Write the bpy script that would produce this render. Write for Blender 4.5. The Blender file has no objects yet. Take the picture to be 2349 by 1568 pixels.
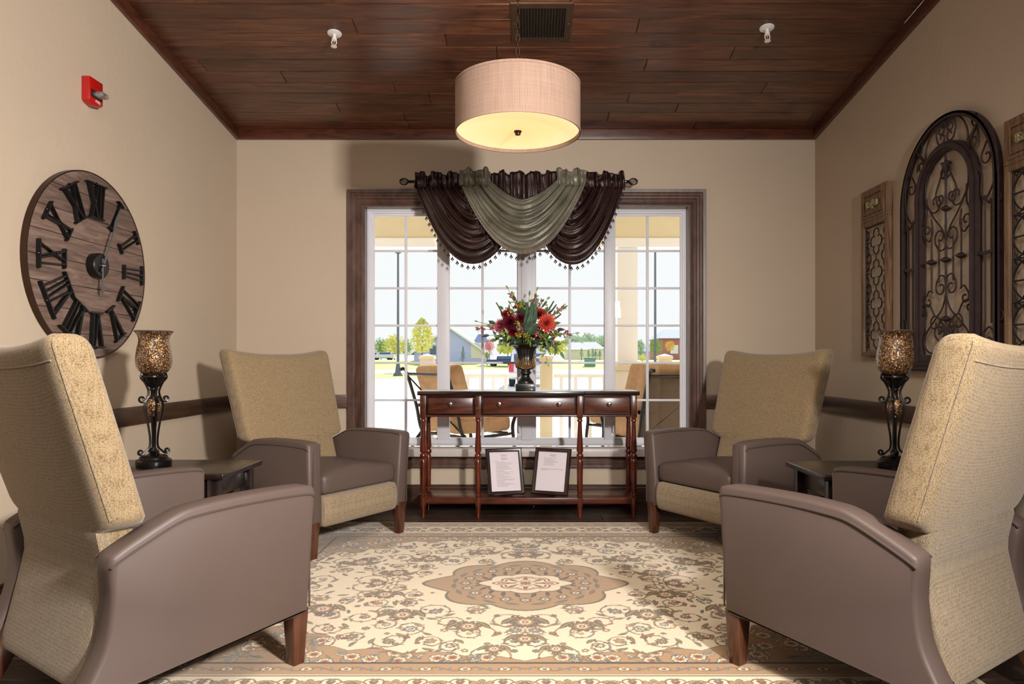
import bpy, bmesh, math, random
import numpy as np
from mathutils import Vector, Matrix
PI = math.pi
R = math.radians
random.seed(7)
scene = bpy.context.scene
COL = scene.collection

def S(r, g, b):
    def f(c):
        c /= 255.0
        return c/12.92 if c <= .04045 else ((c+.055)/1.055)**2.4
    return (f(r), f(g), f(b), 1.0)

# ------------------------------------------------------------------ camera, world, sun, lights, exposure
CAM_H = 0.94
cd = bpy.data.cameras.new('camera'); cam = bpy.data.objects.new('camera', cd); COL.objects.link(cam)
cam.location = (0, 0, CAM_H)
CAM_YAW, CAM_PITCH = 0.0, 0.12
cam.rotation_euler = (R(90+CAM_PITCH), 0, R(CAM_YAW))
cd.sensor_width = 36; cd.sensor_fit = 'HORIZONTAL'
F_PX = 1580.0
cd.lens = F_PX/2349*36
cd.shift_x = -(35.5 - F_PX*math.tan(R(CAM_YAW)))/2349
cd.shift_y = (44 - F_PX*math.tan(R(CAM_PITCH)))/2349
cd.clip_start = 0.05; cd.clip_end = 1000
scene.camera = cam
vs = scene.view_settings
vs.view_transform = 'Standard'; vs.look = 'None'; vs.exposure = 0.0; vs.gamma = 1.0; vs.use_curve_mapping = False

world = bpy.data.worlds.new('world'); scene.world = world; world.use_nodes = True
nt = world.node_tree
bg = nt.nodes['Background']
tc = nt.nodes.new('ShaderNodeTexCoord'); sx = nt.nodes.new('ShaderNodeSeparateXYZ')
cr = nt.nodes.new('ShaderNodeValToRGB')
cr.color_ramp.elements[0].position = 0.35; cr.color_ramp.elements[0].color = (.97, .975, .98, 1)
cr.color_ramp.elements[1].position = 0.9; cr.color_ramp.elements[1].color = (.55, .70, .95, 1)
nt.links.new(tc.outputs['Generated'], sx.inputs[0]); nt.links.new(sx.outputs['Z'], cr.inputs[0])
nt.links.new(cr.outputs[0], bg.inputs[0]); bg.inputs[1].default_value = 1.08

sd = bpy.data.lights.new('sun', 'SUN'); sun = bpy.data.objects.new('sun', sd); COL.objects.link(sun)
sd.energy = 7.5; sd.angle = R(0.6); sd.color = (1.0, .95, .86)
sun.rotation_euler = Vector((-.16, -.87, -.50)).to_track_quat('-Z', 'Y').to_euler()

def area(name, loc, target, size, power, color=(1, 1, 1)):
    l = bpy.data.lights.new(name, 'AREA'); o = bpy.data.objects.new(name, l); COL.objects.link(o)
    l.shape = 'RECTANGLE'; l.size = size[0]; l.size_y = size[1]; l.energy = power; l.color = color
    o.location = loc; o.rotation_euler = (Vector(target)-Vector(loc)).to_track_quat('-Z', 'Y').to_euler()
    return o
area('flash_light', (1.15, .08, 1.62), (-1.9, 2.6, 1.20), (.20, .20), 118, (1.0, .955, .91)).data.spread = R(146)
area('added_hall_fill', (-.2, -.9, 2.84), (-.2, .6, 0.2), (2.4, 1.4), 30, (1.0, .92, .84))  # added soft fill from behind the camera, not a real fixture
area('added_rug_fill', (.1, .75, 2.80), (0, 2.75, 0), (1.2, .7), 24, (1.0, .93, .85)).data.spread = R(100)  # invented overhead light, brightens the rug and spares the back wall

# ------------------------------------------------------------------ mesh builder
def cr_path(pts, n=8, closed=False):
    P = [Vector(p) for p in pts]
    out = []
    m = len(P)
    rng = range(m if closed else m-1)
    for i in rng:
        if closed:
            p0, p1, p2, p3 = P[(i-1) % m], P[i], P[(i+1) % m], P[(i+2) % m]
        else:
            p0 = P[i-1] if i > 0 else P[i]*2-P[i+1]
            p1, p2 = P[i], P[i+1]
            p3 = P[i+2] if i+2 < m else P[i+1]*2-P[i]
        for k in range(n):
            t = k/n
            out.append(.5*((2*p1)+(p2-p0)*t+(2*p0-5*p1+4*p2-p3)*t*t+(3*p1-p0-3*p2+p3)*t**3))
    if not closed: out.append(P[-1])
    return out

def spiral_end(p, t, rad, sign, turns=1.25, n=22, end=.25):
    """2D: continue from p along tangent t into a curl"""
    t = Vector(t).normalized(); nrm = Vector((-t.y, t.x))*sign
    out = []; pos = Vector(p); ang = math.atan2(t.y, t.x)
    tot = turns*2*PI
    for i in range(1, n+1):
        f = i/n
        r = rad*(1-(1-end)*f)
        da = tot/n
        ang += sign*da
        pos = pos+Vector((math.cos(ang), math.sin(ang)))*r*da
        out.append(pos.copy())
    return out

def scroll2(pts, ra=0, sa=1, rb=0, sb=1, n=8, turns=1.15):
    """2D curve through pts, curled at the start (ra, sa) and end (rb, sb)"""
    c = cr_path([Vector((p[0], p[1])) for p in pts], n)
    out = list(c)
    if rb: out += spiral_end(c[-1], c[-1]-c[-2], rb, sb, turns)
    if ra: out = list(reversed(spiral_end(c[0], c[0]-c[1], ra, sa, turns)))+out
    return out

class MB:
    def __init__(s): s.v = []; s.f = []
    def add(s, vs_, fs_):
        o = len(s.v); s.v += [tuple(v) for v in vs_]; s.f += [tuple(i+o for i in f) for f in fs_]; return s
    def box(s, x0, x1, y0, y1, z0, z1, M=None):
        vs_ = [Vector((x, y, z)) for z in (z0, z1) for y in (y0, y1) for x in (x0, x1)]
        if M is not None: vs_ = [M @ v for v in vs_]
        return s.add(vs_, [(0, 2, 3, 1), (4, 5, 7, 6), (0, 1, 5, 4), (2, 6, 7, 3), (0, 4, 6, 2), (1, 3, 7, 5)])
    def prism(s, poly, fn0, fn1):
        n = len(poly)
        vs_ = [fn0(p) for p in poly]+[fn1(p) for p in poly]
        fs = [tuple(range(n)), tuple(range(2*n-1, n-1, -1))]
        fs += [(i, i+n, (i+1) % n+n, (i+1) % n) for i in range(n)]
        return s.add(vs_, fs)
    def prism_x(s, poly, x0, x1): return s.prism(poly, lambda p: (x0, p[0], p[1]), lambda p: (x1, p[0], p[1]))
    def prism_y(s, poly, y0, y1): return s.prism(poly, lambda p: (p[0], y0, p[1]), lambda p: (p[0], y1, p[1]))
    def prism_z(s, poly, z0, z1): return s.prism(poly, lambda p: (p[0], p[1], z0), lambda p: (p[0], p[1], z1))
    def lathe(s, prof, n=32, c=(0, 0, 0), M=None, flute=None, close=True):
        vs_ = []; m = len(prof)
        for r, z in prof:
            for i in range(n):
                a = 2*PI*i/n; rr = r*(flute(a, z) if flute else 1)
                v = Vector((rr*math.cos(a), rr*math.sin(a), z))
                if M is not None: v = M @ v
                vs_.append(v+Vector(c))
        fs = [(j*n+i, j*n+(i+1) % n, (j+1)*n+(i+1) % n, (j+1)*n+i) for j in range(m-1) for i in range(n)]
        if close:
            fs.append(tuple(range(n-1, -1, -1))); fs.append(tuple(range((m-1)*n, m*n)))
        return s.add(vs_, fs)
    def tube(s, path, r, n=8, closed=False, flat=1.0):
        P = [Vector(p) for p in path]; m = len(P)
        if m < 2: return s
        T = []
        for i in range(m):
            if closed: t = P[(i+1) % m]-P[i-1]
            else: t = P[min(i+1, m-1)]-P[max(i-1, 0)]
            T.append(t.normalized() if t.length > 1e-9 else Vector((0, 0, 1)))
        up = Vector((0, 0, 1)) if abs(T[0].z) < .9 else Vector((1, 0, 0))
        N = (up-T[0]*up.dot(T[0])).normalized(); vs_ = []
        for i in range(m):
            N = (N-T[i]*N.dot(T[i])); N = N.normalized() if N.length > 1e-9 else up
            B = T[i].cross(N)
            rr = r[i] if isinstance(r, (list, tuple)) else r
            for k in range(n):
                a = 2*PI*k/n
                vs_.append(P[i]+N*math.cos(a)*rr+B*math.sin(a)*rr*flat)
        fs = []
        for i in range(m if closed else m-1):
            j = (i+1) % m
            fs += [(i*n+k, i*n+(k+1) % n, j*n+(k+1) % n, j*n+k) for k in range(n)]
        if not closed: fs += [tuple(range(n-1, -1, -1)), tuple(range((m-1)*n, m*n))]
        return s.add(vs_, fs)
    def ball(s, c, r, n=10, m=6, sc=(1, 1, 1)):
        prof = [(max(1e-5, math.sin(PI*j/m))*r, -math.cos(PI*j/m)*r) for j in range(m+1)]
        return s.lathe(prof, n, c, Matrix.Diagonal(sc), close=False)
    def grid(s, fn, nu, nv):
        vs_ = [fn(i/nu, j/nv) for j in range(nv+1) for i in range(nu+1)]
        w = nu+1
        return s.add(vs_, [(j*w+i, j*w+i+1, (j+1)*w+i+1, (j+1)*w+i) for j in range(nv) for i in range(nu)])
    def soft(s, size, c, rad, cuts=(6, 6, 6), fn=None, rot=None):
        """rounded box, optionally deformed by fn(Vector in local, box-centred) -> Vector"""
        hx, hy, hz = size[0]/2, size[1]/2, size[2]/2
        nx, ny, nz = cuts
        idx = {}; vs_ = []; fs = []
        def vid(i, j, k):
            key = (i, j, k)
            if key not in idx:
                def sp(t, n, h):   # denser near ends
                    u = 2*t/n-1
                    u = math.copysign(1-(1-abs(u))**1.35, u)
                    return u*h
                p = Vector((sp(i, nx, hx), sp(j, ny, hy), sp(k, nz, hz)))
                q = Vector((max(-hx+rad, min(hx-rad, p.x)), max(-hy+rad, min(hy-rad, p.y)), max(-hz+rad, min(hz-rad, p.z))))
                d = p-q
                if d.length > 1e-7: p = q+d.normalized()*rad
                if fn: p = fn(p)
                if rot: p = rot @ p
                idx[key] = len(vs_); vs_.append(p+Vector(c))
            return idx[key]
        for i in range(nx):
            for j in range(ny):
                fs.append((vid(i, j, 0), vid(i, j+1, 0), vid(i+1, j+1, 0), vid(i+1, j, 0)))
                fs.append((vid(i, j, nz), vid(i+1, j, nz), vid(i+1, j+1, nz), vid(i, j+1, nz)))
        for i in range(nx):
            for k in range(nz):
                fs.append((vid(i, 0, k), vid(i+1, 0, k), vid(i+1, 0, k+1), vid(i, 0, k+1)))
                fs.append((vid(i, ny, k), vid(i, ny, k+1), vid(i+1, ny, k+1), vid(i+1, ny, k)))
        for j in range(ny):
            for k in range(nz):
                fs.append((vid(0, j, k), vid(0, j, k+1), vid(0, j+1, k+1), vid(0, j+1, k)))
                fs.append((vid(nx, j, k), vid(nx, j+1, k), vid(nx, j+1, k+1), vid(nx, j, k+1)))
        return s.add(vs_, fs)
    def xform(s, M): s.v = [tuple(M @ Vector(v)) for v in s.v]; return s
    def build(s, name, mat, parent=None, smooth=40, bev=0, seg=2, thick=0, loc=None, rot=None):
        me = bpy.data.meshes.new(name)
        me.from_pydata(s.v, [], s.f); me.update()
        bm = bmesh.new(); bm.from_mesh(me)
        if not thick: bmesh.ops.recalc_face_normals(bm, faces=bm.faces)
        if bev:
            es = [e for e in bm.edges if len(e.link_faces) == 2 and e.calc_face_angle(0) > R(25)]
            bmesh.ops.bevel(bm, geom=es, offset=bev, segments=seg, profile=.5, affect='EDGES', clamp_overlap=True)
        bm.to_mesh(me); bm.free()
        if smooth:
            me.polygons.foreach_set('use_smooth', [True]*len(me.polygons))
            me.set_sharp_from_angle(angle=R(smooth))
        me.materials.append(mat)
        o = bpy.data.objects.new(name, me); COL.objects.link(o)
        if parent is not None: o.parent = parent
        if thick:
            md = o.modifiers.new('thick', 'SOLIDIFY'); md.thickness = thick; md.offset = 0
        if loc is not None: o.location = loc
        if rot is not None: o.rotation_euler = rot
        return o

def tag(o, label=None, cat=None, group=None, kind=None):
    if label: o['label'] = label
    if cat: o['category'] = cat
    if group: o['group'] = group
    if kind: o['kind'] = kind
    return o
def empty(name, loc=(0, 0, 0), rz=0, label=None, cat=None, group=None, rot=None):
    o = bpy.data.objects.new(name, None); COL.objects.link(o); o.location = loc
    o.rotation_euler = rot if rot else (0, 0, rz); o.empty_display_size = .1
    return tag(o, label, cat, group)
def copy_tree(o, parent=None):
    c = o.copy(); COL.objects.link(c); c.parent = parent
    for ch in list(o.children): copy_tree(ch, c)
    return c

# ------------------------------------------------------------------ materials
def newmat(name):
    m = bpy.data.materials.new(name); m.use_nodes = True
    return m, m.node_tree, m.node_tree.nodes['Principled BSDF']
def coords(nt, scale=(1, 1, 1), rot=(0, 0, 0)):
    tc = nt.nodes.new('ShaderNodeTexCoord'); mp = nt.nodes.new('ShaderNodeMapping')
    mp.inputs['Scale'].default_value = scale; mp.inputs['Rotation'].default_value = rot
    nt.links.new(tc.outputs['Object'], mp.inputs[0]); return mp.outputs[0]
def noise(nt, vec, scale, detail=4, rough=.5, dist=0):
    n = nt.nodes.new('ShaderNodeTexNoise'); nt.links.new(vec, n.inputs['Vector'])
    n.inputs['Scale'].default_value = scale; n.inputs['Detail'].default_value = detail
    n.inputs['Roughness'].default_value = rough; n.inputs['Distortion'].default_value = dist
    return n.outputs['Fac']
def ramp(nt, fac, stops):
    r = nt.nodes.new('ShaderNodeValToRGB'); e = r.color_ramp.elements
    while len(e) < len(stops): e.new(.5)
    for k, (p, c) in enumerate(stops): e[k].position = p; e[k].color = c
    nt.links.new(fac, r.inputs[0]); return r.outputs[0]
def bump(nt, b, h, strength, dist=.002):
    n = nt.nodes.new('ShaderNodeBump'); n.inputs['Strength'].default_value = strength
    n.inputs['Distance'].default_value = dist
    nt.links.new(h, n.inputs['Height']); nt.links.new(n.outputs[0], b.inputs['Normal'])
    return n
def mix(nt, a, b, fac, mode='MULTIPLY'):
    m = nt.nodes.new('ShaderNodeMix'); m.data_type = 'RGBA'; m.blend_type = mode
    for k, v in ((6, a), (7, b)):
        if isinstance(v, tuple): m.inputs[k].default_value = v
        else: nt.links.new(v, m.inputs[k])
    if isinstance(fac, (int, float)): m.inputs[0].default_value = fac
    else: nt.links.new(fac, m.inputs[0])
    return m.outputs[2]
def flat(name, c, rough=.5, metal=0, coat=0, var=.12, vs_=8, bmp=0, bs=60, spec=.5, vscale=(1, 1, 1)):
    m, nt, b = newmat(name)
    v = coords(nt, vscale)
    lo = tuple(x*(1-var) for x in c[:3])+(1,); hi = tuple(min(1, x*(1+var)) for x in c[:3])+(1,)
    nt.links.new(ramp(nt, noise(nt, v, vs_), [(.3, lo), (.7, hi)]), b.inputs['Base Color'])
    b.inputs['Roughness'].default_value = rough; b.inputs['Metallic'].default_value = metal
    b.inputs['Coat Weight'].default_value = coat; b.inputs['Specular IOR Level'].default_value = spec
    if bmp: bump(nt, b, noise(nt, v, bs, 3), bmp)
    return m
def wood(name, dark, mid, light, grain=(1, 1, 1), rough=.35, coat=.3, sc=3.0, attr=False, bmp=.15, knots=False):
    m, nt, b = newmat(name)
    v = coords(nt, grain)
    f = noise(nt, v, sc, 8, .62, 1.2)
    col = ramp(nt, f, [(.28, dark), (.5, mid), (.74, light)])
    if knots:
        v2 = coords(nt, tuple(1 if g > 1 else .35 for g in grain))
        k = noise(nt, v2, 5.5, 2, .5, .6)
        col = mix(nt, col, ramp(nt, k, [(.24, (.30, .25, .22, 1)), (.36, (1, 1, 1, 1))]), .8)
    if attr:
        a = nt.nodes.new('ShaderNodeAttribute'); a.attribute_name = 'tone'
        col = mix(nt, col, a.outputs['Color'], 1.0)
    nt.links.new(col, b.inputs['Base Color'])
    b.inputs['Roughness'].default_value = rough; b.inputs['Coat Weight'].default_value = coat
    b.inputs['Coat Roughness'].default_value = .25
    bump(nt, b, f, bmp, .001)
    return m
def wallmat(name, c, amount=.24, sc=28):
    m, nt, b = newmat(name)
    v = coords(nt)
    lo = tuple(x*.96 for x in c[:3])+(1,)
    nt.links.new(ramp(nt, noise(nt, v, 2.0, 3), [(.3, lo), (.7, c)]), b.inputs['Base Color'])
    b.inputs['Roughness'].default_value = .62
    f1 = noise(nt, v, sc, 5, .6, .4)
    f2 = ramp(nt, noise(nt, v, 6, 6, .7, 1.5), [(.52, (0, 0, 0, 1)), (.60, (1, 1, 1, 1))])
    h = mix(nt, f1, f2, .35, 'ADD')
    bump(nt, b, h, amount, .004)
    return m
def fabric(name, c1, c2, c3, warp='V', k=420.0, sheen=.25, contrast=1.0):
    """woven upholstery: fine weave with streaks running along the height"""
    m, nt, b = newmat(name)
    st = coords(nt, (60, 60, 1.3))
    streak = noise(nt, st, 4.0, 5, .65)
    col = ramp(nt, streak, [(.30, c1), (.5, c2), (.72, c3)])
    v = coords(nt, (1, 1, .72))
    vo = nt.nodes.new('ShaderNodeTexVoronoi'); vo.inputs['Scale'].default_value = k; vo.inputs['Randomness'].default_value = .55
    nt.links.new(v, vo.inputs['Vector'])
    inv = nt.nodes.new('ShaderNodeMath'); inv.operation = 'MULTIPLY_ADD'; inv.inputs[1].default_value = -1.25; inv.inputs[2].default_value = 1.0
    nt.links.new(vo.outputs['Distance'], inv.inputs[0])
    weave = inv.outputs[0]
    dk = ramp(nt, weave, [(.10, (.40, .34, .27, 1)), (.50, (1, 1, 1, 1))])
    col = mix(nt, col, dk, .8*contrast)
    nt.links.new(col, b.inputs['Base Color'])
    b.inputs['Roughness'].default_value = .9; b.inputs['Sheen Weight'].default_value = sheen
    b.inputs['Specular IOR Level'].default_value = .2
    bump(nt, b, weave, .42, .0012)
    return m

M = {}
M['wall'] = wallmat('beige_wall_paint', S(194, 175, 153))
M['wall2'] = wallmat('hall_wall_paint', S(190, 176, 156))
M['ceilwhite'] = flat('hall_ceiling_paint', S(205, 196, 184), .9)
M['trim'] = wood('stained_trim_wood', S(58, 38, 31), S(84, 59, 49), S(104, 76, 64), (3.5, 3.5, 1.3), .36, .3, 4)
M['trim_h'] = wood('stained_trim_wood_horizontal', S(48, 30, 24), S(88, 62, 50), S(118, 88, 74), (1.2, 9, 9), .38, .25, 4)
M['rail'] = wood('dark_rail_wood', S(36, 20, 13), S(64, 40, 27), S(84, 55, 38), (1, 1, 9), .4, .2, 4)
M['crown'] = wood('reddish_crown_wood', S(44, 20, 12), S(82, 42, 26), S(104, 56, 36), (2, 2, 9), .38, .25, 3)
M['plank'] = wood('ceiling_plank_wood', S(54, 29, 19), S(90, 52, 34), S(124, 77, 52), (1.1, 12, 12), .36, .3, 2.6, attr=True, knots=True)
M['floor'] = wood('dark_floor_wood', S(34, 22, 17), S(62, 44, 35), S(84, 62, 50), (1.2, 12, 12), .38, .15, 2.6, attr=True)
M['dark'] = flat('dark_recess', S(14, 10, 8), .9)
M['cherry'] = wood('cherry_furniture_wood', S(32, 11, 6), S(76, 32, 17), S(104, 49, 27), (1.5, 8, 8), .3, .25, 3)
M['cherry_dark'] = wood('cherry_darkened_edge', S(14, 6, 5), S(34, 13, 9), S(52, 22, 14), (1.5, 8, 8), .12, 1.0, 3)
M['cherry_leg'] = wood('cherry_leg_wood', S(40, 12, 6), S(84, 31, 16), S(112, 46, 24), (8, 8, 1), .18, .6, 3)
M['espresso'] = wood('espresso_wood', S(15, 9, 8), S(26, 16, 14), S(38, 25, 21), (1.5, 9, 9), .28, .4, 3)
M['chairleg'] = wood('chair_leg_wood', S(40, 20, 12), S(78, 44, 30), S(100, 60, 42), (7, 7, 1), .3, .35, 4)
M['leather'] = flat('taupe_leather', S(89, 74, 68), .46, var=.04, vs_=5, bmp=.12, bs=900, spec=.4)
M['seam'] = flat('taupe_leather_welt', S(76, 63, 58), .4, var=.04)
M['fab'] = fabric('tan_woven_fabric', S(132, 115, 92), S(152, 134, 109), S(166, 149, 125))
M['fabside'] = fabric('tan_knit_fabric', S(142, 121, 91), S(155, 133, 101), S(166, 144, 112), k=360)
M['black'] = flat('black_iron', S(22, 18, 17), .32, .5, .2, .2)
M['clockblack'] = flat('black_painted_metal', S(24, 22, 22), .35, .4)
M['silver'] = flat('brushed_nickel', S(150, 148, 145), .22, 1)
M['white'] = flat('white_vinyl', S(222, 220, 226), .4, var=.02)
M['sill'] = flat('pale_sill_stone', S(196, 186, 182), .35, var=.05, vs_=60)
M['gratebrown'] = flat('brown_iron_scrollwork', S(60, 44, 42), .55, .3, 0, .25, 30, .2)
M['grateblack'] = flat('dark_grille_iron', S(44, 38, 36), .45, .5)
M['rustic'] = wood('rustic_frame_wood', S(70, 48, 32), S(116, 86, 60), S(150, 118, 88), (9, 9, 1), .6, .05, 4)
M['ornament'] = flat('antiqued_gold_ornament', S(172, 160, 124), .4, .5, 0, .3, 60)
M['clockwood'] = wood('grey_brown_clock_planks', S(74, 56, 47), S(112, 90, 79), S(144, 120, 108), (1.3, 9, 12), .6, .05, 3, attr=True, knots=True)
M['red'] = flat('fire_alarm_red', S(176, 16, 12), .32, var=.04, coat=.3)
M['whitetext'] = flat('white_lettering', S(240, 225, 220), .5, var=0)
M['plaswhite'] = flat('white_plastic', S(225, 222, 220), .4, var=.02)
M['bronze'] = flat('oil_rubbed_bronze', S(70, 50, 40), .35, .8)
M['vent'] = flat('brown_vent_metal', S(78, 60, 48), .4, .5)
M['paper'] = flat('white_paper', S(214, 204, 210), .7, var=.01)
M['ink'] = flat('grey_print', S(120, 112, 118), .8, var=0)
M['frameblack'] = flat('black_mahogany_frame', S(38, 18, 20), .25, 0, .5, .2)
M['urn'] = flat('black_urn_glaze', S(28, 26, 26), .32, .1, .3, .35, 14)
M['urngold'] = flat('rubbed_gold_relief', S(160, 122, 70), .45, .4, 0, .3, 50)

def satin(name, c, c2):
    m, nt, b = newmat(name)
    v = coords(nt, (1, 1, 1))
    nt.links.new(ramp(nt, noise(nt, v, 9, 3), [(.35, c), (.7, c2)]), b.inputs['Base Color'])
    b.inputs['Roughness'].default_value = .40; b.inputs['Specular IOR Level'].default_value = .7
    b.inputs['Metallic'].default_value = .2
    bump(nt, b, noise(nt, coords(nt, (9, 9, 12)), 3.0, 3, .5, .6), .35, .005)
    return m
M['satin_dark'] = satin('dark_brown_satin', S(34, 15, 12), S(50, 24, 19))
M['satin_olive'] = satin('olive_grey_satin', S(100, 96, 82), S(126, 121, 104))
M['fringe_d'] = flat('brown_fringe', S(52, 32, 28), .6)
M['fringe_o'] = flat('grey_fringe', S(128, 112, 104), .7)

def glassmat(name, tint=(1, 1, 1, 1), k=.06):
    m = bpy.data.materials.new(name); m.use_nodes = True; nt = m.node_tree
    for n in list(nt.nodes):
        if n.type != 'OUTPUT_MATERIAL': nt.nodes.remove(n)
    out = [n for n in nt.nodes if n.type == 'OUTPUT_MATERIAL'][0]
    t = nt.nodes.new('ShaderNodeBsdfTransparent'); t.inputs[0].default_value = tint
    g = nt.nodes.new('ShaderNodeBsdfGlossy'); g.inputs['Roughness'].default_value = .01
    fr = nt.nodes.new('ShaderNodeFresnel'); fr.inputs['IOR'].default_value = 1.35
    mx = nt.nodes.new('ShaderNodeMixShader')
    nt.links.new(fr.outputs[0], mx.inputs[0]); nt.links.new(t.outputs[0], mx.inputs[1]); nt.links.new(g.outputs[0], mx.inputs[2])
    nt.links.new(mx.outputs[0], out.inputs[0]); return m
M['glass'] = glassmat('window_glass', (.97, .98, .98, 1))
m, nt_, b = newmat('clear_lens'); b.inputs['Transmission Weight'].default_value = .9; b.inputs['Roughness'].default_value = .05
b.inputs['Base Color'].default_value = (.85, .82, .8, 1); M['lens'] = m

def mosaic(name):
    m, nt, b = newmat(name)
    v = coords(nt)
    vo = nt.nodes.new('ShaderNodeTexVoronoi'); vo.inputs['Scale'].default_value = 340; nt.links.new(v, vo.inputs['Vector'])
    sp = nt.nodes.new('ShaderNodeSeparateColor'); nt.links.new(vo.outputs['Color'], sp.inputs[0])
    col = ramp(nt, sp.outputs[0], [(.0, S(26, 18, 15)), (.55, S(66, 44, 30)), (.80, S(136, 88, 48)), (.95, S(236, 186, 116))])
    nt.links.new(col, b.inputs['Base Color'])
    b.inputs['Metallic'].default_value = .45; b.inputs['Roughness'].default_value = .3
    b.inputs['Coat Weight'].default_value = 1.0; b.inputs['Coat Roughness'].default_value = .04
    bump(nt, b, vo.outputs['Distance'], .6, .002)
    return m
M['mosaic'] = mosaic('amber_crackle_mosaic')
M['mosaic_rim'] = flat('smoky_glass_rim', S(74, 60, 58), .3)

# linen shade and glowing diffuser
m, nt_, b = newmat('linen_shade')
v_ = coords(nt_)
l1 = noise(nt_, coords(nt_, (1, 1, 220)), 3, 3, .7); l2 = noise(nt_, coords(nt_, (90, 90, 2)), 3, 3, .7)
lm = mix(nt_, l1, l2, .5, 'MIX')
nt_.links.new(ramp(nt_, lm, [(.35, S(138, 110, 94)), (.65, S(170, 142, 124))]), b.inputs['Base Color'])
b.inputs['Roughness'].default_value = .9; bump(nt_, b, lm, .4, .001); M['linen'] = m
m, nt_, b = newmat('shade_diffuser')
b.inputs['Base Color'].default_value = (.9, .8, .6, 1); b.inputs['Roughness'].default_value = .6
nf = nt_.nodes.new('ShaderNodeTexCoord'); gl = nt_.nodes.new('ShaderNodeVectorMath'); gl.operation = 'LENGTH'
mpd = nt_.nodes.new('ShaderNodeMapping'); mpd.inputs['Scale'].default_value = (1, 1, 0)
nt_.links.new(nf.outputs['Object'], mpd.inputs[0]); nt_.links.new(mpd.outputs[0], gl.inputs[0])
nt_.links.new(ramp(nt_, gl.outputs['Value'], [(.02, S(255, 214, 128)), (.14, S(255, 228, 146)), (.25, S(255, 240, 176))]), b.inputs['Emission Color'])
b.inputs['Emission Strength'].default_value = .78; M['diffuser'] = m

# ------------------------------------------------------------------ room shell
XL, XR, YB, YF = -1.90, 1.88, 4.50, 1.15
HX, HY = 4.2, -4.0
def ceil_z(y): return 2.45+.145*(4.5-y)
def structure(mb, name, mat, bev=0, parent=None, smooth=40):
    o = mb.build(name, mat, parent, smooth=smooth, bev=bev)
    if parent is None: tag(o, kind='structure')
    return o

def planks(name, mat, rows, x0, x1, zf, width, length, gap, th, seed, tones, y0=None):
    """boards along x; zf(y) is the height of the visible side, th signed away from it"""
    rnd = random.Random(seed); mb = MB(); tn = []
    for j in range(rows[0], rows[1]):
        ya, yb = y0-(j+1)*width+gap/2, y0-j*width-gap/2
        x = x0-rnd.random()*length
        while x < x1:
            xe = x+length*(.6+.8*rnd.random())
            a, bb = max(x, x0), min(xe, x1)
            if bb-a > .02:
                a += gap/3; bb -= gap/3
                n0 = len(mb.f)
                c = .006 if th > 0 else -.0
                e = .003
                za, zb = zf(ya), zf(yb)
                s = 1 if th > 0 else -1
                vs_ = [(a+e, ya+e, za), (bb-e, ya+e, za), (bb-e, yb-e, zb), (a+e, yb-e, zb),
                       (a, ya, za+s*.003), (bb, ya, za+s*.003), (bb, yb, zb+s*.003), (a, yb, zb+s*.003),
                       (a, ya, za+th), (bb, ya, za+th), (bb, yb, zb+th), (a, yb, zb+th)]
                fs = [(0, 1, 2, 3)]
                for q in (0, 4):
                    for i in range(4):
                        k = (i+1) % 4
                        fs.append((q+i, q+4+i, q+4+k, q+k))
                mb.add(vs_, fs)
                t = tones[0]+(tones[1]-tones[0])*rnd.random()
                tn += [t]*(len(mb.f)-n0)
            x = xe
    # backing
    n0 = len(mb.f)
    yA, yB = y0-rows[1]*width, y0-rows[0]*width
    mb.add([(x0, yA, zf(yA)+th), (x1, yA, zf(yA)+th), (x1, yB, zf(yB)+th), (x0, yB, zf(yB)+th),
            (x0, yA, zf(yA)+th*4), (x1, yA, zf(yA)+th*4), (x1, yB, zf(yB)+th*4), (x0, yB, zf(yB)+th*4)],
           [(0, 1, 2, 3), (4, 5, 6, 7), (0, 1, 5, 4), (1, 2, 6, 5), (2, 3, 7, 6), (3, 0, 4, 7)])
    tn += [.15]*(len(mb.f)-n0)
    me = bpy.data.meshes.new(name); me.from_pydata(mb.v, [], mb.f); me.update()
    at = me.color_attributes.new('tone', 'FLOAT_COLOR', 'CORNER')
    cols = []
    for p in me.polygons:
        t = tn[p.index]
        for _ in p.loop_indices: cols += [t, t, t, 1]
    at.data.foreach_set('color', cols)
    bm = bmesh.new(); bm.from_mesh(me); bmesh.ops.recalc_face_normals(bm, faces=bm.faces); bm.to_mesh(me); bm.free()
    me.materials.append(mat)
    o = bpy.data.objects.new(name, me); COL.objects.link(o); tag(o, kind='structure'); return o
planks('ceiling', M['plank'], (0, 30), XL, XR, ceil_z, .113, 1.9, .004, .008, 11, (.72, 1.12), y0=4.5)
planks('floor', M['floor'], (0, 60), -HX, HX, lambda y: 0.0, .145, 1.3, .002, -.008, 5, (.7, 1.15), y0=4.5)
ch = MB(); ch.box(-HX, HX, HY, YF, 2.95, 3.05); structure(ch, 'ceiling_hall', M['ceilwhite'])

# side walls of the sitting nook, following the sloped ceiling
for nm, xa, xb in (('wall_left', XL-.12, XL), ('wall_right', XR, XR+.12)):
    w = MB(); w.prism_x([(YF, 0), (YB+.14, 0), (YB+.14, ceil_z(YB)+.06), (YF, ceil_z(YF)+.06)], xa, xb); structure(w, nm, M['wall'])
for nm, x0, x1 in (('wall_hall_left', -HX, XL-.12), ('wall_hall_right', XR+.12, HX)):
    w = MB(); w.box(x0, x1, YF-.001, YF+.12, 0, 3.0); structure(w, nm, M['wall2'])
w = MB(); w.box(-HX-.1, -HX, HY, YF, 0, 3.0); structure(w, 'wall_far_left', M['wall2'])
w = MB(); w.box(HX, HX+.1, HY, YF, 0, 3.0); structure(w, 'wall_far_right', M['wall2'])
w = MB(); w.box(-HX, HX, HY-.1, HY, 0, 3.0); structure(w, 'wall_rear', M['wall2'])

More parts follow.
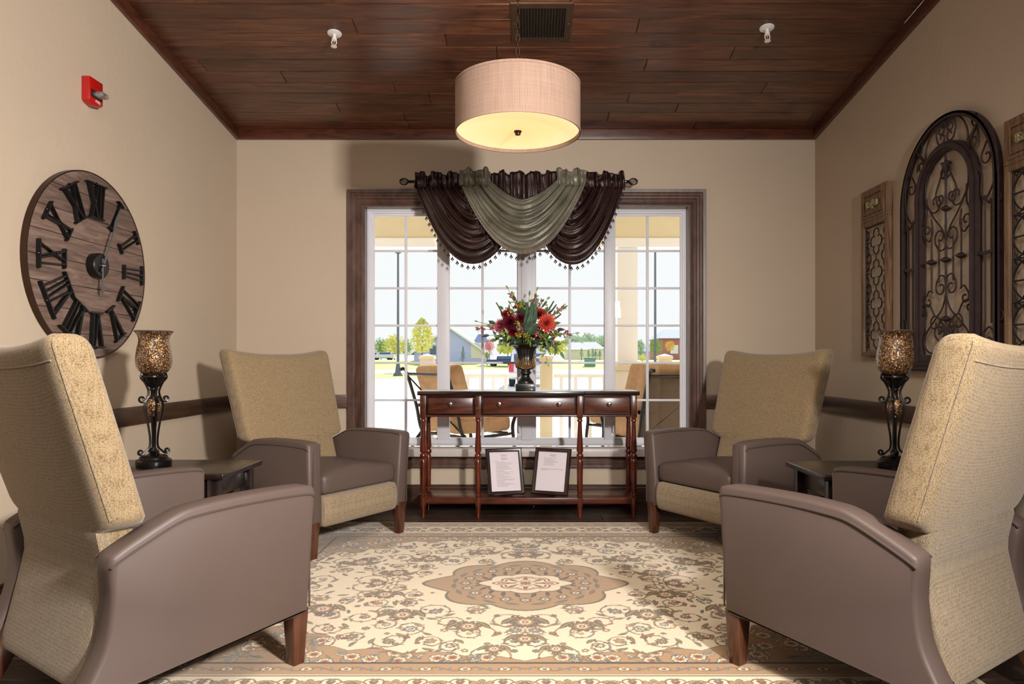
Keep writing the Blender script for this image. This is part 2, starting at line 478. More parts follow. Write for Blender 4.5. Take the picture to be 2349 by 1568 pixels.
# back wall with the window opening
OX0, OX1, OZ0, OZ1 = -1.075, 1.064, .345, 1.960
w = MB()
w.box(XL, OX0, YB, YB+.14, 0, 2.5); w.box(OX1, XR, YB, YB+.14, 0, 2.5)
w.box(OX0, OX1, YB, YB+.14, 0, OZ0); w.box(OX0, OX1, YB, YB+.14, OZ1, 2.5)
structure(w, 'wall_back', M['wall'])

# crown boards
c = MB(); c.box(XL, XR, YB-.022, YB-.001, 2.385, 2.452); structure(c, 'trim_1', M['crown'], .003)
for k, (xa, xb) in enumerate(((XL, XL+.022), (XR-.022, XR))):
    c = MB(); c.prism_x([(YF, ceil_z(YF)-.068), (YB-.022, ceil_z(YB-.022)-.068), (YB-.022, ceil_z(YB-.022)-.001), (YF, ceil_z(YF)-.001)], xa+.0005, xb-.0005)
    structure(c, 'trim_%d' % (k+2), M['crown'], .003)
# chair rails
def board(name, x0, x1, y0, y1, z0, z1, mat, bev=.004):
    b_ = MB(); b_.box(x0, x1, y0, y1, z0, z1); return structure(b_, name, mat, bev)
RZ0, RZ1 = .635, .722
board('trim_4', XL+.001, XL+.022, YF, YB-.001, RZ0, RZ1, M['rail'])
board('trim_5', XR-.022, XR-.001, YF, YB-.001, RZ0, RZ1, M['rail'])
board('trim_6', XL+.022, -1.172, YB-.022, YB-.001, RZ0, RZ1, M['trim_h'])
board('trim_7', 1.158, XR-.022, YB-.022, YB-.001, RZ0, RZ1, M['trim_h'])
# baseboards with a stepped cap
def bboard(name, M4):
    b_ = MB(); prof = [(0, 0), (.020, 0), (.020, .100), (.014, .106), (.014, .114), (.009, .122), (.009, .132), (0, .136)]
    L = M4[1]
    b_.add([M4[0] @ Vector((0, p[0], p[1])) for p in prof]+[M4[0] @ Vector((L, p[0], p[1])) for p in prof],
           [tuple(range(8)), tuple(range(15, 7, -1))]+[(i, i+8, (i+1) % 8+8, (i+1) % 8) for i in range(8)])
    return structure(b_, name, M['rail'], 0, smooth=20)
bboard('baseboard_back', (Matrix.Translation((XR, YB-.0005, 0)) @ Matrix.Rotation(PI, 4, 'Z'), XR-XL))
bboard('baseboard_left', (Matrix.Translation((XL+.0005, YB, 0)) @ Matrix.Rotation(-PI/2, 4, 'Z'), YB-YF))
bboard('baseboard_right', (Matrix.Translation((XR-.0005, YF, 0)) @ Matrix.Rotation(PI/2, 4, 'Z'), YB-YF))

# ------------------------------------------------------------------ window
win = empty('window_1', (0, YB, 0)); tag(win, kind='structure')
def frame_profile(mb, x0, x1, z0, z1, prof, bottom=True):
    """mitred moulding around an opening; prof = (outward, forward(-y)) points"""
    n = len(prof)
    rings = []
    for (cx, cz, sx_, sz_) in ((x0, z0, -1, -1), (x1, z0, 1, -1), (x1, z1, 1, 1), (x0, z1, -1, 1)):
        rings.append([(cx+sx_*o, -f, cz+sz_*o) for o, f in prof])
    base = len(mb.v); vs_ = [p for r_ in rings for p in r_]; fs = []
    segs = [(0, 1), (1, 2), (2, 3), (3, 0)]
    for a, b_ in segs:
        fs += [(a*n+i, b_*n+i, b_*n+(i+1) % n, a*n+(i+1) % n) for i in range(n)]
    mb.add(vs_, fs); return mb
prof = [(0, .0005), (0, .014), (.006, .018), (.018, .012), (.034, .011), (.040, .017), (.052, .017), (.060, .022), (.070, .022), (.078, .028), (.094, .030), (.097, .026), (.097, .0005)]
c = MB(); frame_profile(c, OX0, OX1, OZ0, OZ1, prof); c.build('casing', M['trim'], win, smooth=25)
jm = MB(); frame_profile(jm, OX0+.012, OX1-.012, OZ0+.012, OZ1-.012, [(0, .0), (0, -.075), (.012, -.075), (.012, .0)])
jm.build('jamb', M['trim'], win, smooth=25)
sl = MB(); sl.box(OX0-.06, OX1+.06, -.062, .075, OZ0-.022, OZ0+.030); sl.build('sill', M['sill'], win, bev=.006)
WY = .075   # window unit starts here (behind the casing plane)
fo = MB(); frame_profile(fo, -1.036, 1.030, .418, 1.922, [(0, -WY), (0, -WY-.05), (.040, -WY-.05), (.040, -WY)])
frame_profile(fo, -1.036, 1.030, .418, 1.922, [(.010, -WY+.008), (.010, -WY), (.030, -WY), (.030, -WY+.008)])
fo.build('window_frame', M['white'], win, bev=.003)
mu = MB()
for xa, xb in ((-.600, -.520), (-.066, .056), (.512, .584)):
    mu.box(xa, xb, WY-.004, WY+.05, .418, 1.922)
mu.box(-.040, .030, WY-.014, WY-.003, .418, 1.922)
mu.build('mullion', M['white'], win, bev=.003)
GX = [(-1.022, -.597, -.812), (-.521, -.070, -.300), (.058, .512, .282), (.584, 1.019, .801)]
GZ0, GZ1 = .430, 1.907
for (a, b_, vx) in GX:
    s_ = MB(); frame_profile(s_, a, b_, GZ0, GZ1, [(0, -WY-.012), (0, -WY-.04), (.015, -WY-.04), (.015, -WY-.012)])
    so = s_.build('sash', M['white'], win, bev=.002)
    g = MB(); g.box(a, b_, WY+.026, WY+.030, GZ0, GZ1); g.build('pane', M['glass'], so, smooth=0)
    q = MB(); q.box(vx-.008, vx+.008, WY+.0165, WY+.0395, GZ0+.001, GZ1-.001)
    for k in range(1, 6):
        z = 1.676-(k-1)*.2490
        q.box(a, b_, WY+.018, WY+.038, z-.007, z+.007)
    q.build('muntin_grid', M['white'], so, bev=.002)
h = MB(); h.tube([(-.055, WY-.012, .47), (-.055, WY-.035, .475), (-.055, WY-.04, .52)], .006); h.box(-.068, -.042, WY-.012, WY-.002, .44, .50)
h.tube([(.565, WY-.012, .47), (.565, WY-.035, .475), (.565, WY-.04, .52)], .006); h.box(.552, .578, WY-.012, WY-.002, .44, .50)
h.build('crank_handle', M['white'], win)

# ------------------------------------------------------------------ recliner chairs
def make_recliner():
    root = empty('recliner')
    Y = lambda r: .35-r
    W2, AT = .330, .078
    # side arm profile in (y, z)
    top = cr_path([(Y(-.004), .530), (Y(.015), .548), (Y(.10), .554), (Y(.25), .555), (Y(.36), .550), (Y(.42), .540), (Y(.50), .504), (Y(.575), .464), (Y(.588), .446)], 4)
    rear = cr_path([(Y(.586), .42), (Y(.580), .34), (Y(.594), .25), (Y(.630), .18), (Y(.672), .125)], 4)
    bot = cr_path([(Y(.645), .118), (Y(.56), .135), (Y(.45), .145), (Y(.2), .150), (Y(.03), .152), (Y(.010), .165)], 3)
    prof = [(p[0], p[1]) for p in [(v.x, v.y) for v in top]+[(v.x, v.y) for v in rear]+[(v.x, v.y) for v in bot]]
    for s_ in (-1, 1):
        a = MB()
        # rounded slab: lens of offsets across thickness
        cen = Vector((Y(.32), .33))
        lay = []
        for t, ins in ((0, .012), (.05, .004), (.16, 0), (.84, 0), (.95, .004), (1, .012)):
            ring = []
            n = len(prof)
            for i in range(n):
                p = Vector(prof[i]); q = Vector(prof[(i+1) % n]); o = Vector(prof[i-1])
                tn = (q-o).normalized(); nr = Vector((-tn.y, tn.x))
                if nr.dot(cen-p) < 0: nr = -nr
                p2 = p+nr*ins
                flare = .020*max(0, (p2.y-.35)/.2)**1.2 if p2.y > .35 else .028*max(0, (.30-p2.y)/.2)*max(0, (p2.x*-1-.10)/.25)
                x = W2-AT+AT*t+flare
                ring.append((s_*x, p2.x, p2.y))
            lay.append(ring)
        n = len(prof); vs_ = [p for r_ in lay for p in r_]
        fs = [tuple(range(n)), tuple(range(len(vs_)-1, len(vs_)-n-1, -1))]
        for L in range(len(lay)-1):
            fs += [(L*n+i, L*n+(i+1) % n, (L+1)*n+(i+1) % n, (L+1)*n+i) for i in range(n)]
        a.add(vs_, fs)
        ao = a.build('arm', M['leather'], root, smooth=50)
        # welt piping along the outer edge, a little in from the top
        wp = MB()
        for fx, off in ((1.0, .026), (0.0, .010)):
            path = []
            for v in top[(2 if fx else 3):-3]:
                z = v.y-off; yy = v.x
                fl = .020*max(0, (z-.35)/.2)**1.2
                path.append((s_*(W2-AT+AT*fx+fl+(.001 if fx else -.001)), yy-.002, z))
            wp.tube(path, .0032, 6)
        xf = s_*(W2-.012)
        wp.tube([(xf, Y(-.004)-.003, z) for z in (.17, .3, .45, .53)], .003, 6)
        wp.build('welt', M['seam'], ao)
        # front leg
        l = MB()
        x = s_*(W2-.033)
        for (hw, z) in (): pass
        def taper(xa, ya, za, ha, xb, yb, zb, hb):
            vs2 = [(xa+sx_*ha, ya+sy_*ha, za) for sx_, sy_ in ((-1, -1), (1, -1), (1, 1), (-1, 1))]+[(xb+sx_*hb, yb+sy_*hb, zb) for sx_, sy_ in ((-1, -1), (1, -1), (1, 1), (-1, 1))]
            l.add(vs2, [(0, 1, 2, 3), (7, 6, 5, 4), (0, 4, 5, 1), (1, 5, 6, 2), (2, 6, 7, 3), (3, 7, 4, 0)])
        taper(x, Y(.034), .0, .019, x, Y(.034), .17, .028)
        l.build('leg', M['chairleg'], root, bev=.003)
        l = MB(); taper(x-s_*.045, Y(.665), -.0095, .020, x-s_*.045, Y(.565), .20, .032)
        l.build('leg', M['chairleg'], root, bev=.003)
    IW = 2*(W2-AT)
    # seat cushion
    def seatf(p):
        z = p.z
        if z > 0: z += .022*(1-(p.x/(IW/2))**2)*(1-(p.y/.30)**4)
        return Vector((p.x, p.y, z))
    st = MB(); st.soft((IW-.004, .53, .10), (0, Y(.275), .338), .028, (12, 10, 6), seatf); st.build('seat_cushion', M['leather'], root, smooth=60)
    # footrest panel
    def footf(p):
        b_ = .018*(1-(p.z/.08)**2)
        return Vector((p.x, p.y+(b_ if p.y > 0 else 0), p.z))
    ft = MB(); ft.soft((IW-.006, .06, .150), (0, Y(.040), .213), .018, (12, 4, 10), footf); ft.build('footrest', M['fab'], root, smooth=60)
    # backrest
    tilt = math.tan(R(17.0))
    H0, H1 = .34, .978
    hc, hh = (H0+H1)/2, (H1-H0)
    def backf(p):
        z = p.z+hc
        u = p.x/.5
        # width law: narrow between the arms, wide above them, flaring to the top
        wl = .249
        wu = .315+.022*((z-.55)/.45)
        t = max(0, min(1, (z-.500)/.028)); t = t*t*(3-2*t)
        w_ = wl+(wu-wl)*t
        x = u*w_
        un = abs(u)
        th = .046+.004*t
        y = p.y/.05*th
        if y > 0: y += .020*(1-un**2)*math.sin(PI*max(0, min(1, (z-.36)/.64)))
        # saddle top
        if p.z > 0: z += (.036*un**2.4-.010)*max(0, (z-.80)/.2)
        y = y-(z-.52)*tilt+Y(.540)
        # corners sweep slightly forward
        y += .012*un**3*t
        return Vector((x, y, z))
    bk = MB(); bk.soft((1.0, .10, hh), (0, 0, 0), .038, (22, 6, 40), backf)
    bo = bk.build('backrest', M['fabside'], root, smooth=60)
    # seam welts down both rear and front edges of the boxing
    wl_ = MB()
    def onbox(p, rad=.038, hx=.5, hy=.05):
        q = Vector((max(-hx+rad, min(hx-rad, p.x)), max(-hy+rad, min(hy-rad, p.y)), max(-hh/2+rad, min(hh/2-rad, p.z))))
        d = p-q
        return backf(q+d.normalized()*rad)
    for s_ in (-1, 1):
        for side in (-1,):
            pts = [onbox(Vector((s_*.5, side*.05, z-hc))) for z in [.540+.0138*i for i in range(32)]]
            wl_.tube(pts, .0028, 6)
    pts = [onbox(Vector((x, -.05, H1-.060-hc))) for x in [-.475+.02375*i for i in range(41)]]
    wl_.tube(pts, .0026, 6)
    wl_.build('seam', M['fab'], bo)
    # rear shell panel below
    def rearf(p):
        z = p.z+.315
        y = p.y+Y(.541)-.064*max(0, (.40-z)/.28)**1.1-.024*max(0, (z-.40)/.12)
        return Vector((p.x, y, z))
    rp = MB(); rp.soft((IW-.004, .045, .385), (0, 0, 0), .012, (8, 3, 14), rearf); rp.build('rear_panel', M['fab'], root, smooth=60)
    # underframe
    uf = MB(); uf.box(-.25, .25, Y(.54), Y(.08), .165, .29); uf.build('underframe', M['dark'], root)
    return root
recl = make_recliner()
def place_recliner(o, fcx, fcy, ang, label):
    """front-centre point on the floor and facing angle (deg from +x)"""
    d = Vector((math.cos(R(ang)), math.sin(R(ang))))
    o.location = (fcx-d.x*.35, fcy-d.y*.35, 0.0102); o.rotation_euler = (0, 0, R(ang-90))
    tag(o, label, 'armchair', 'tan and taupe recliners around the rug')
RUG_T = .010
def front_center(px, pd, ang, side):
    """from the floor-plan position of the arm's outer front corner; side=+1 if it is the chair's right arm"""
    f = Vector((math.cos(R(ang)), math.sin(R(ang)))); rt = Vector((f.y, -f.x))
    p = Vector((px, pd)); return p-rt*side*.345
CH = []
a1 = 55.0; p = front_center(-.656, 2.125, a1, 1)
place_recliner(recl, p.x, p.y, a1, 'tan and taupe recliner seen from behind, nearest chair on the left')
a2 = 125; p = front_center(.590, 2.125, a2, -1); o = copy_tree(recl)
place_recliner(o, p.x, p.y, a2, 'tan and taupe recliner seen from behind, nearest chair on the right')
a3 = -32.3; p = (Vector((-1.006, 3.19))+Vector((-.649, 3.754)))/2; o = copy_tree(recl)
place_recliner(o, p.x, p.y, a3, 'tan and taupe recliner facing the rug, in the back left corner by the window')
a4 = 212.5; p = (Vector((.999, 3.209))+Vector((.638, 3.74)))/2; o = copy_tree(recl)
place_recliner(o, p.x, p.y, a4, 'tan and taupe recliner facing the rug, in the back right corner by the window')

# ------------------------------------------------------------------ rug (pattern worked out as woven colour per knot)
def make_rug():
    HWX, HWY = 1.330, 1.09
    nx, ny = 470, 386
    st = HWX/nx; sy_ = HWY/ny
    U, V = np.meshgrid(np.arange(nx+1)*st, np.arange(ny+1)*sy_)
    lin = lambda *c: np.array(S(*c)[:3])
    IV, TAN, DT, GR, RU, BL, OL, DK = lin(228, 208, 176), lin(168, 131, 90), lin(132, 96, 66), lin(120, 112, 84), lin(138, 70, 50), lin(112, 118, 118), lin(104, 96, 66), lin(58, 48, 38)
    img = np.zeros(U.shape+(3,)); img[:] = IV
    rnd = random.Random(21)
    BW = .33
    fx, fy = HWX-BW, HWY-BW
    def setm(m, c): img[m] = c
    # medallion shape
    def med(su, sv, lob=.15, n=8):
        th = np.arctan2(V/sv, U/su); r = np.hypot(U/su, V/sv)
        return r/(1+lob*np.abs(np.cos(n/2*th))-.5*lob+.10*np.exp(-(th/.16)**2))
    def sw(cx, cy, r):
        i0, i1 = max(0, int((cy-r)/sy_)-1), min(ny, int((cy+r)/sy_)+2); j0, j1 = max(0, int((cx-r)/st)-1), min(nx, int((cx+r)/st)+2)
        return (slice(i0, i1+1), slice(j0, j1+1))
    def dab(cx, cy, r, c):
        if cx < -r or cy < -r: return
        w = sw(cx, cy, r)
        m = np.hypot(U[w]-cx, V[w]-cy) < r
        img[w][m] = c
    def stroke(pts, r, c):
        for a, b_ in zip(pts[:-1], pts[1:]):
            L = math.hypot(b_[0]-a[0], b_[1]-a[1]); k = max(1, int(L/(r*.8)))
            for i in range(k):
                t = i/k; dab(a[0]+(b_[0]-a[0])*t, a[1]+(b_[1]-a[1])*t, r, c)
    def leaf(cx, cy, L, w_, ang, c, c2=None):
        w = sw(cx, cy, L); du, dv = U[w]-cx, V[w]-cy
        x = (du*math.cos(ang)+dv*math.sin(ang))/L; y = (-du*math.sin(ang)+dv*math.cos(ang))/w_
        d = np.abs(y-.35*x*x)-(1-x*x)
        m = (np.abs(x) < 1) & (d < 0); img[w][m] = c
        if c2 is not None:
            m = (np.abs(x) < .75) & (np.abs(y-.35*x*x) < .25*(1-x*x)); img[w][m] = c2
    def flower(cx, cy, r, n, rot, cs):
        w = sw(cx, cy, r*1.05); du, dv = U[w]-cx, V[w]-cy
        th = np.arctan2(dv, du)+rot; rr = np.hypot(du, dv)/r
        edge = .72+.28*np.abs(np.cos(n*th/2))
        for k, (f, c) in enumerate(cs):
            m = rr < edge*f; img[w][m] = c
    def spiral(cx, cy, r, a0, turns, sgn, c, wd=.0028, tail=.08):
        pts = []
        N = 40
        for i in range(N+1):
            t = i/N; a = a0+sgn*turns*2*PI*t; q = r*(1-.78*t)
            pts.append((cx+q*math.cos(a), cy+q*math.sin(a)))
        stroke(pts, wd, c); return pts
    # spandrels
    dxy = np.minimum(fx-U, 9); dy = fy-V
    bd = .045+.14*np.clip((U-.10)/(fx-.10), 0, 1)**1.8 - .0
    bd = bd+.028*np.abs(np.sin(U*PI/.19))
    bd = np.where(U < .10, .012+.42*U, bd)
    bdx = .02+.24*np.clip((V-.10)/(fy-.10), 0, 1)**3+.02*np.abs(np.sin(V*PI/.17))
    span = ((dy < bd) | ((fx-U) < bdx)) & (U < fx) & (V < fy)
    corner = (np.hypot((fx-U)/.40, (fy-V)/.32) < 1+.06*np.sin(7*np.arctan2(fy-V, fx-U)*2)) & (U < fx) & (V < fy)
    span |= corner
    # outline of spandrels
    fieldm = (U < fx) & (V < fy)
    # field vines first
    import itertools
    vine = lin(148, 114, 78); vine2 = lin(138, 122, 88)
    placed = []
    def free(cx, cy, r):
        if med(.40, .33)[min(ny, int(cy/sy_)), min(nx, int(cx/st))] < 1+r*2.0: return False
        return all(math.hypot(cx-a, cy-b_) > (r+c_)*.92 for a, b_, c_ in placed)
    for k in range(900):
        cx, cy, r = rnd.uniform(0.02, fx), rnd.uniform(0.02, fy), rnd.choice([.045, .06, .075])
        if len(placed) > 60: break
        if free(cx, cy, r):
            placed.append((cx, cy, r))
            sg = rnd.choice([-1, 1]); a0 = rnd.uniform(0, 6.28)
            P = spiral(cx, cy, r*1.1, a0, 1.15, sg, vine, .0036)
            # leaves along the vine
            for q in range(2, 34, 5):
                x, y = P[q]; leaf(x, y, .012+rnd.random()*.008, .0045, rnd.uniform(0, 6.28), rnd.choice([OL, DT, GR, BL, TAN]), rnd.choice([IV, RU, None]) if rnd.random() < .4 else None)
            # half palmette curling at outside
            x, y = P[0]; leaf(x, y, .026, .009, a0+sg*1.2, rnd.choice([OL, DT]), TAN)
            x, y = P[-1]; kk = rnd.random()
            n = rnd.choice([6, 8, 10]); rr = .016+rnd.random()*.013
            flower(x, y, rr, n, rnd.random()*6, [(1.0, rnd.choice([DK, OL, DT])), (.86, rnd.choice([TAN, GR, BL, DT])), (.58, rnd.choice([IV, TAN, RU])), (.34, rnd.choice([RU, BL, DK])), (.16, IV)])
    small = []
    for k in range(2500):
        cx, cy = rnd.uniform(0, fx), rnd.uniform(0, fy); r = .009+rnd.random()*.008
        if med(.40, .33)[min(ny, int(cy/sy_)), min(nx, int(cx/st))] < 1.03: continue
        if all(math.hypot(cx-a, cy-b_) > .058 for a, b_ in small) and len(small) < 105:
            small.append((cx, cy))
            if rnd.random() < .55:
                flower(cx, cy, r, rnd.choice([4, 5, 6]), rnd.random()*6, [(1.0, rnd.choice([OL, DT, DK])), (.75, rnd.choice([TAN, RU, GR])), (.35, rnd.choice([IV, BL, RU]))])
            else:
                a = rnd.uniform(0, 6.28); leaf(cx, cy, r*1.6, r*.55, a, rnd.choice([OL, GR, DT]), rnd.choice([TAN, BL]))
    # fixed palmettes on the axes
    for (cx, cy, r) in ((0, .43, .055), (0, .58, .045), (.20, .47, .05), (.56, .14, .05), (.62, .0, .04), (.45, .36, .055), (.76, .30, .055), (.10, .66, .035)):
        flower(cx, cy, r, 10, 0, [(1.0, DK), (.93, DT), (.78, OL), (.62, TAN), (.42, IV), (.26, RU), (.12, IV)])
        for q in (-1, 1):
            leaf(cx+q*r*1.1, cy-r*.3, r*.9, r*.28, q*.9, OL, TAN)
    fld = img.copy()
    # spandrel fill
    img[span] = TAN
    keep = random.Random(4)
    for k in range(420):
        cx, cy = keep.uniform(0.1, fx), keep.uniform(0.05, fy)
        i, j = min(ny, int(cy/sy_)), min(nx, int(cx/st))
        if span[i, j]:
            if keep.random() < .35: spiral(cx, cy, .028, keep.uniform(0, 6), 1.0, keep.choice([-1, 1]), keep.choice([OL, DT, BL]), .003)
            leaf(cx, cy, .022+.018*keep.random(), .007, keep.uniform(0, 3), keep.choice([OL, DT, BL, GR]), keep.choice([IV, TAN, None]))
            if keep.random() < .22: flower(cx, cy, .030, 8, 0, [(1, DK), (.88, IV), (.6, TAN), (.35, RU)])
    sp_img = img.copy()
    img[:] = fld; img[span] = sp_img[span]
    e = np.zeros_like(span); e[1:-1, 1:-1] = span[1:-1, 1:-1] & ~(span[:-2, 1:-1] & span[2:, 1:-1] & span[1:-1, :-2] & span[1:-1, 2:])
    img[e] = DK
    # medallion
    m1 = med(.37, .30)
    setm(m1 < 1.0, OL); setm(m1 < .965, TAN)
    for ang in np.linspace(.0, PI/2, 6):
        cx, cy = .25*math.cos(ang), .205*math.sin(ang)
        flower(cx, cy, .028, 6, ang, [(1, OL), (.8, DT), (.5, IV), (.28, BL)])
        leaf(.30*math.cos(ang+.14), .25*math.sin(ang+.14), .035, .010, ang+1.6, OL, BL)
        leaf(.19*math.cos(ang+.14), .15*math.sin(ang+.14), .032, .009, ang+.6, DK, RU)
    m2 = med(.165, .115, .16, 8)
    setm(m2 < 1.08, OL); setm(m2 < 1.0, IV)
    m3 = med(.120, .082, .16, 8); setm((m3 < 1.0) & (m3 > .92), RU); setm((m3 < .84) & (m3 > .76), DT)
    for ang in (0, .75, PI/2):
        leaf(.075*math.cos(ang), .055*math.sin(ang), .030, .009, ang, RU, TAN)
    dm = U/.055+V/.05; setm(dm < 1.0, IV); setm((dm < 1) & (dm > .86), DT)
    flower(0, 0, .026, 8, 0, [(1, DT), (.7, TAN), (.4, RU)])
    # borders
    dE = np.minimum(HWX-U, HWY-V)
    along = np.where((HWY-V) < (HWX-U), U, V)
    def band(a, b_, c): m = (dE >= a) & (dE < b_); img[m] = c
    band(-1, .022, lin(206, 186, 152)); band(.022, .030, OL); band(.030, .095, TAN); band(.095, .101, IV); band(.101, .108, DK)
    band(.108, .235, IV); band(.235, .242, DK); band(.242, .248, IV); band(.248, .320, TAN); band(.320, .330, DK)
    # guard motifs
    for (c0, hw, per, cols) in ((.0625, .020, .105, (OL, BL, RU)), (.284, .022, .120, (OL, BL, RU))):
        q = (along/per) % 1.0; x = (q-.5)*per; y = dE-c0
        m = (np.abs(y-.012*np.sin(2*PI*along/per)) < .0035) & (np.abs(dE-c0) < hw+.004); img[m] = DT
        m = (np.hypot(x/.022, y/.014) < 1); img[m] = cols[0]
        m = (np.hypot(x/.016, y/.010) < 1); img[m] = IV
        m = (np.hypot(x/.008, y/.006) < 1); img[m] = cols[2]
        x2 = ((along/per+.5) % 1.0-.5)*per
        m = (np.abs(np.abs(x2)-.014) < .005) & (np.abs(y) < .010); img[m] = cols[1]
    per = .25; y = dE-.1715
    for ph, big in ((0.0, 1), (.5, 0)):
        x = ((along/per+ph) % 1.0-.5)*per
        r = np.hypot(x/(.050 if big else .034), y/(.046 if big else .034)); th = np.arctan2(y, x)
        ed = .74+.26*np.abs(np.cos(4*th))
        inside = (np.abs(y) < .060)
        for f, c in ((1.0, DK), (.92, TAN if big else OL), (.66, GR if big else TAN), (.46, IV), (.30, RU), (.14, IV)):
            m = (r < ed*f) & inside & (dE > .108) & (dE < .235); img[m] = c
    wv = np.abs(y-.036*np.sin(2*PI*along/per*1.0+PI/2)) ; x = ((along/per+.25) % .5-.25)*per
    m = (wv < .004) & (dE > .112) & (dE < .231); sel = m & (np.abs(x) < .045); img[sel] = DT
    m = (np.abs(np.hypot(x, y-.012)-.022) < .0036) & (dE > .112) & (dE < .231); img[m] = TAN
    m = (np.hypot(x, y+.030) < .011) & (dE > .112) & (dE < .231); img[m] = OL
    m = (np.hypot(x, y+.030) < .006) & (dE > .112) & (dE < .231); img[m] = RU
    m = (np.hypot(x, y-.012) < .007) & (dE > .112) & (dE < .231); img[m] = BL
    # scrolls and leaves between the border palmettes
    rb_ = random.Random(9)
    cb = .1715
    def border_items(place):
        n_ = int(1.4/per)+2
        for k in range(n_):
            for hf in (0, .5):
                c0 = (k+hf)*per
                for s1 in (-1, 1):
                    for s2 in (-1, 1):
                        place(c0+s1*.058, s2*.026, s1, s2, c0)
    def pt(hor, a, o):
        return (a, HWY-cb-o) if hor else (HWX-cb-o, a)
    for hor in (True, False):
        lim = (HWX if hor else HWY)-.11
        def place(a, o, s1, s2, c0):
            if a > lim or a < -.02: return
            x, y = pt(hor, a, o)
            spiral(x, y, .026, (0 if s1 < 0 else PI)+(0 if hor else PI/2), .85, s1*s2, DT, .0032)
            leaf(x, y, .013, .006, s1*.7, OL, RU)
            x2, y2 = pt(hor, a+s1*.004, o*1.55); leaf(x2, y2, .018, .005, .5*s1*s2+(0 if hor else PI/2), rb_.choice([OL, BL, DT]), TAN)
        border_items(place)
    # mirror to four quarters
    top = np.concatenate([img[:, :0:-1], img], axis=1); full = np.concatenate([top[:0:-1], top], axis=0)
    rngn = np.random.RandomState(3)
    full = full*(1+.10*(rngn.rand(*full.shape[:2])[..., None]-.5))
    NY, NX = full.shape[:2]
    xs = (np.arange(NX)-nx)*st; ys = (np.arange(NY)-ny)*sy_
    X, Y_ = np.meshgrid(xs, ys); Z = np.full(X.shape, RUG_T)
    co = np.stack([X, Y_, Z], -1).reshape(-1, 3)
    ii = np.arange(NY*NX).reshape(NY, NX)
    quads = np.stack([ii[:-1, :-1], ii[:-1, 1:], ii[1:, 1:], ii[1:, :-1]], -1).reshape(-1, 4)
    # border skirt down to the floor
    per_i = np.concatenate([ii[0, :], ii[1:, -1], ii[-1, -2::-1], ii[-2:0:-1, 0]])
    base = len(co); low = co[per_i].copy(); low[:, 2] = .0005
    co = np.concatenate([co, low]); k = len(per_i); a = np.arange(k); b_ = (a+1) % k
    skirt = np.stack([per_i[a], base+a, base+b_, per_i[b_]], -1)
    quads = np.concatenate([quads, skirt])
    me = bpy.data.meshes.new('area_rug')
    me.vertices.add(len(co)); me.vertices.foreach_set('co', co.astype(np.float32).ravel())
    me.loops.add(quads.size); me.loops.foreach_set('vertex_index', quads.astype(np.int32).ravel())
    me.polygons.add(len(quads)); me.polygons.foreach_set('loop_start', np.arange(0, quads.size, 4, dtype=np.int32))
    me.update(calc_edges=True); me.validate()
    col = np.ones((len(co), 4), np.float32); col[:NY*NX, :3] = full.reshape(-1, 3); col[NY*NX:, :3] = lin(190, 168, 132)
    at = me.color_attributes.new('yarn', 'FLOAT_COLOR', 'POINT'); at.data.foreach_set('color', col.ravel())
    m, nt, b = newmat('rug_wool')
    an = nt.nodes.new('ShaderNodeAttribute'); an.attribute_name = 'yarn'
    nt.links.new(an.outputs['Color'], b.inputs['Base Color']); b.inputs['Roughness'].default_value = .85
    b.inputs['Sheen Weight'].default_value = .3; b.inputs['Specular IOR Level'].default_value = .25
    bump(nt, b, noise(nt, coords(nt), 420, 3), .5, .003)
    me.materials.append(m)
    o = bpy.data.objects.new('area_rug', me); COL.objects.link(o)
    o.location = (-.008, 2.89, 0)
    tag(o, 'ivory and tan floral patterned rug with a central medallion on the dark wood floor', 'rug')
make_rug()

# ------------------------------------------------------------------ side tables and lamps
def make_side_table():
    root = empty('side_table')
    t = MB(); t.box(-.375, .375, -.19, .19, .497, .52); t.build('table_top', M['espresso'], root, bev=.006, seg=3)
    a = MB()
    for y in (-.155, .140): a.box(-.31, .31, y, y+.015, .42, .497)
    for x in (-.325, .31): a.box(x, x+.015, -.14, .14, .42, .497)
    a.build('apron', M['espresso'], root, bev=.002)
    s_ = MB(); s_.box(-.31, .31, -.14, .14, .155, .172); s_.build('shelf', M['espresso'], root, bev=.003)
    for x in (-1, 1):
        for y in (-1, 1):
            l = MB(); l.box(x*.325-.022, x*.325+.022, y*.148-.02, y*.148+.02, 0, .4965); l.build('leg', M['espresso'], root, bev=.003)
    return root
tb = make_side_table(); tb.location = (-1.507, 2.755, .0); tb.rotation_euler = (0, 0, 0)
tag(tb, 'dark espresso side table by the left wall between the two left recliners', 'side table', 'espresso side tables')
tb2 = copy_tree(tb); tb2.location = (1.464, 2.725, 0)
tag(tb2, 'dark espresso side table by the right wall between the two right recliners', 'side table', 'espresso side tables')

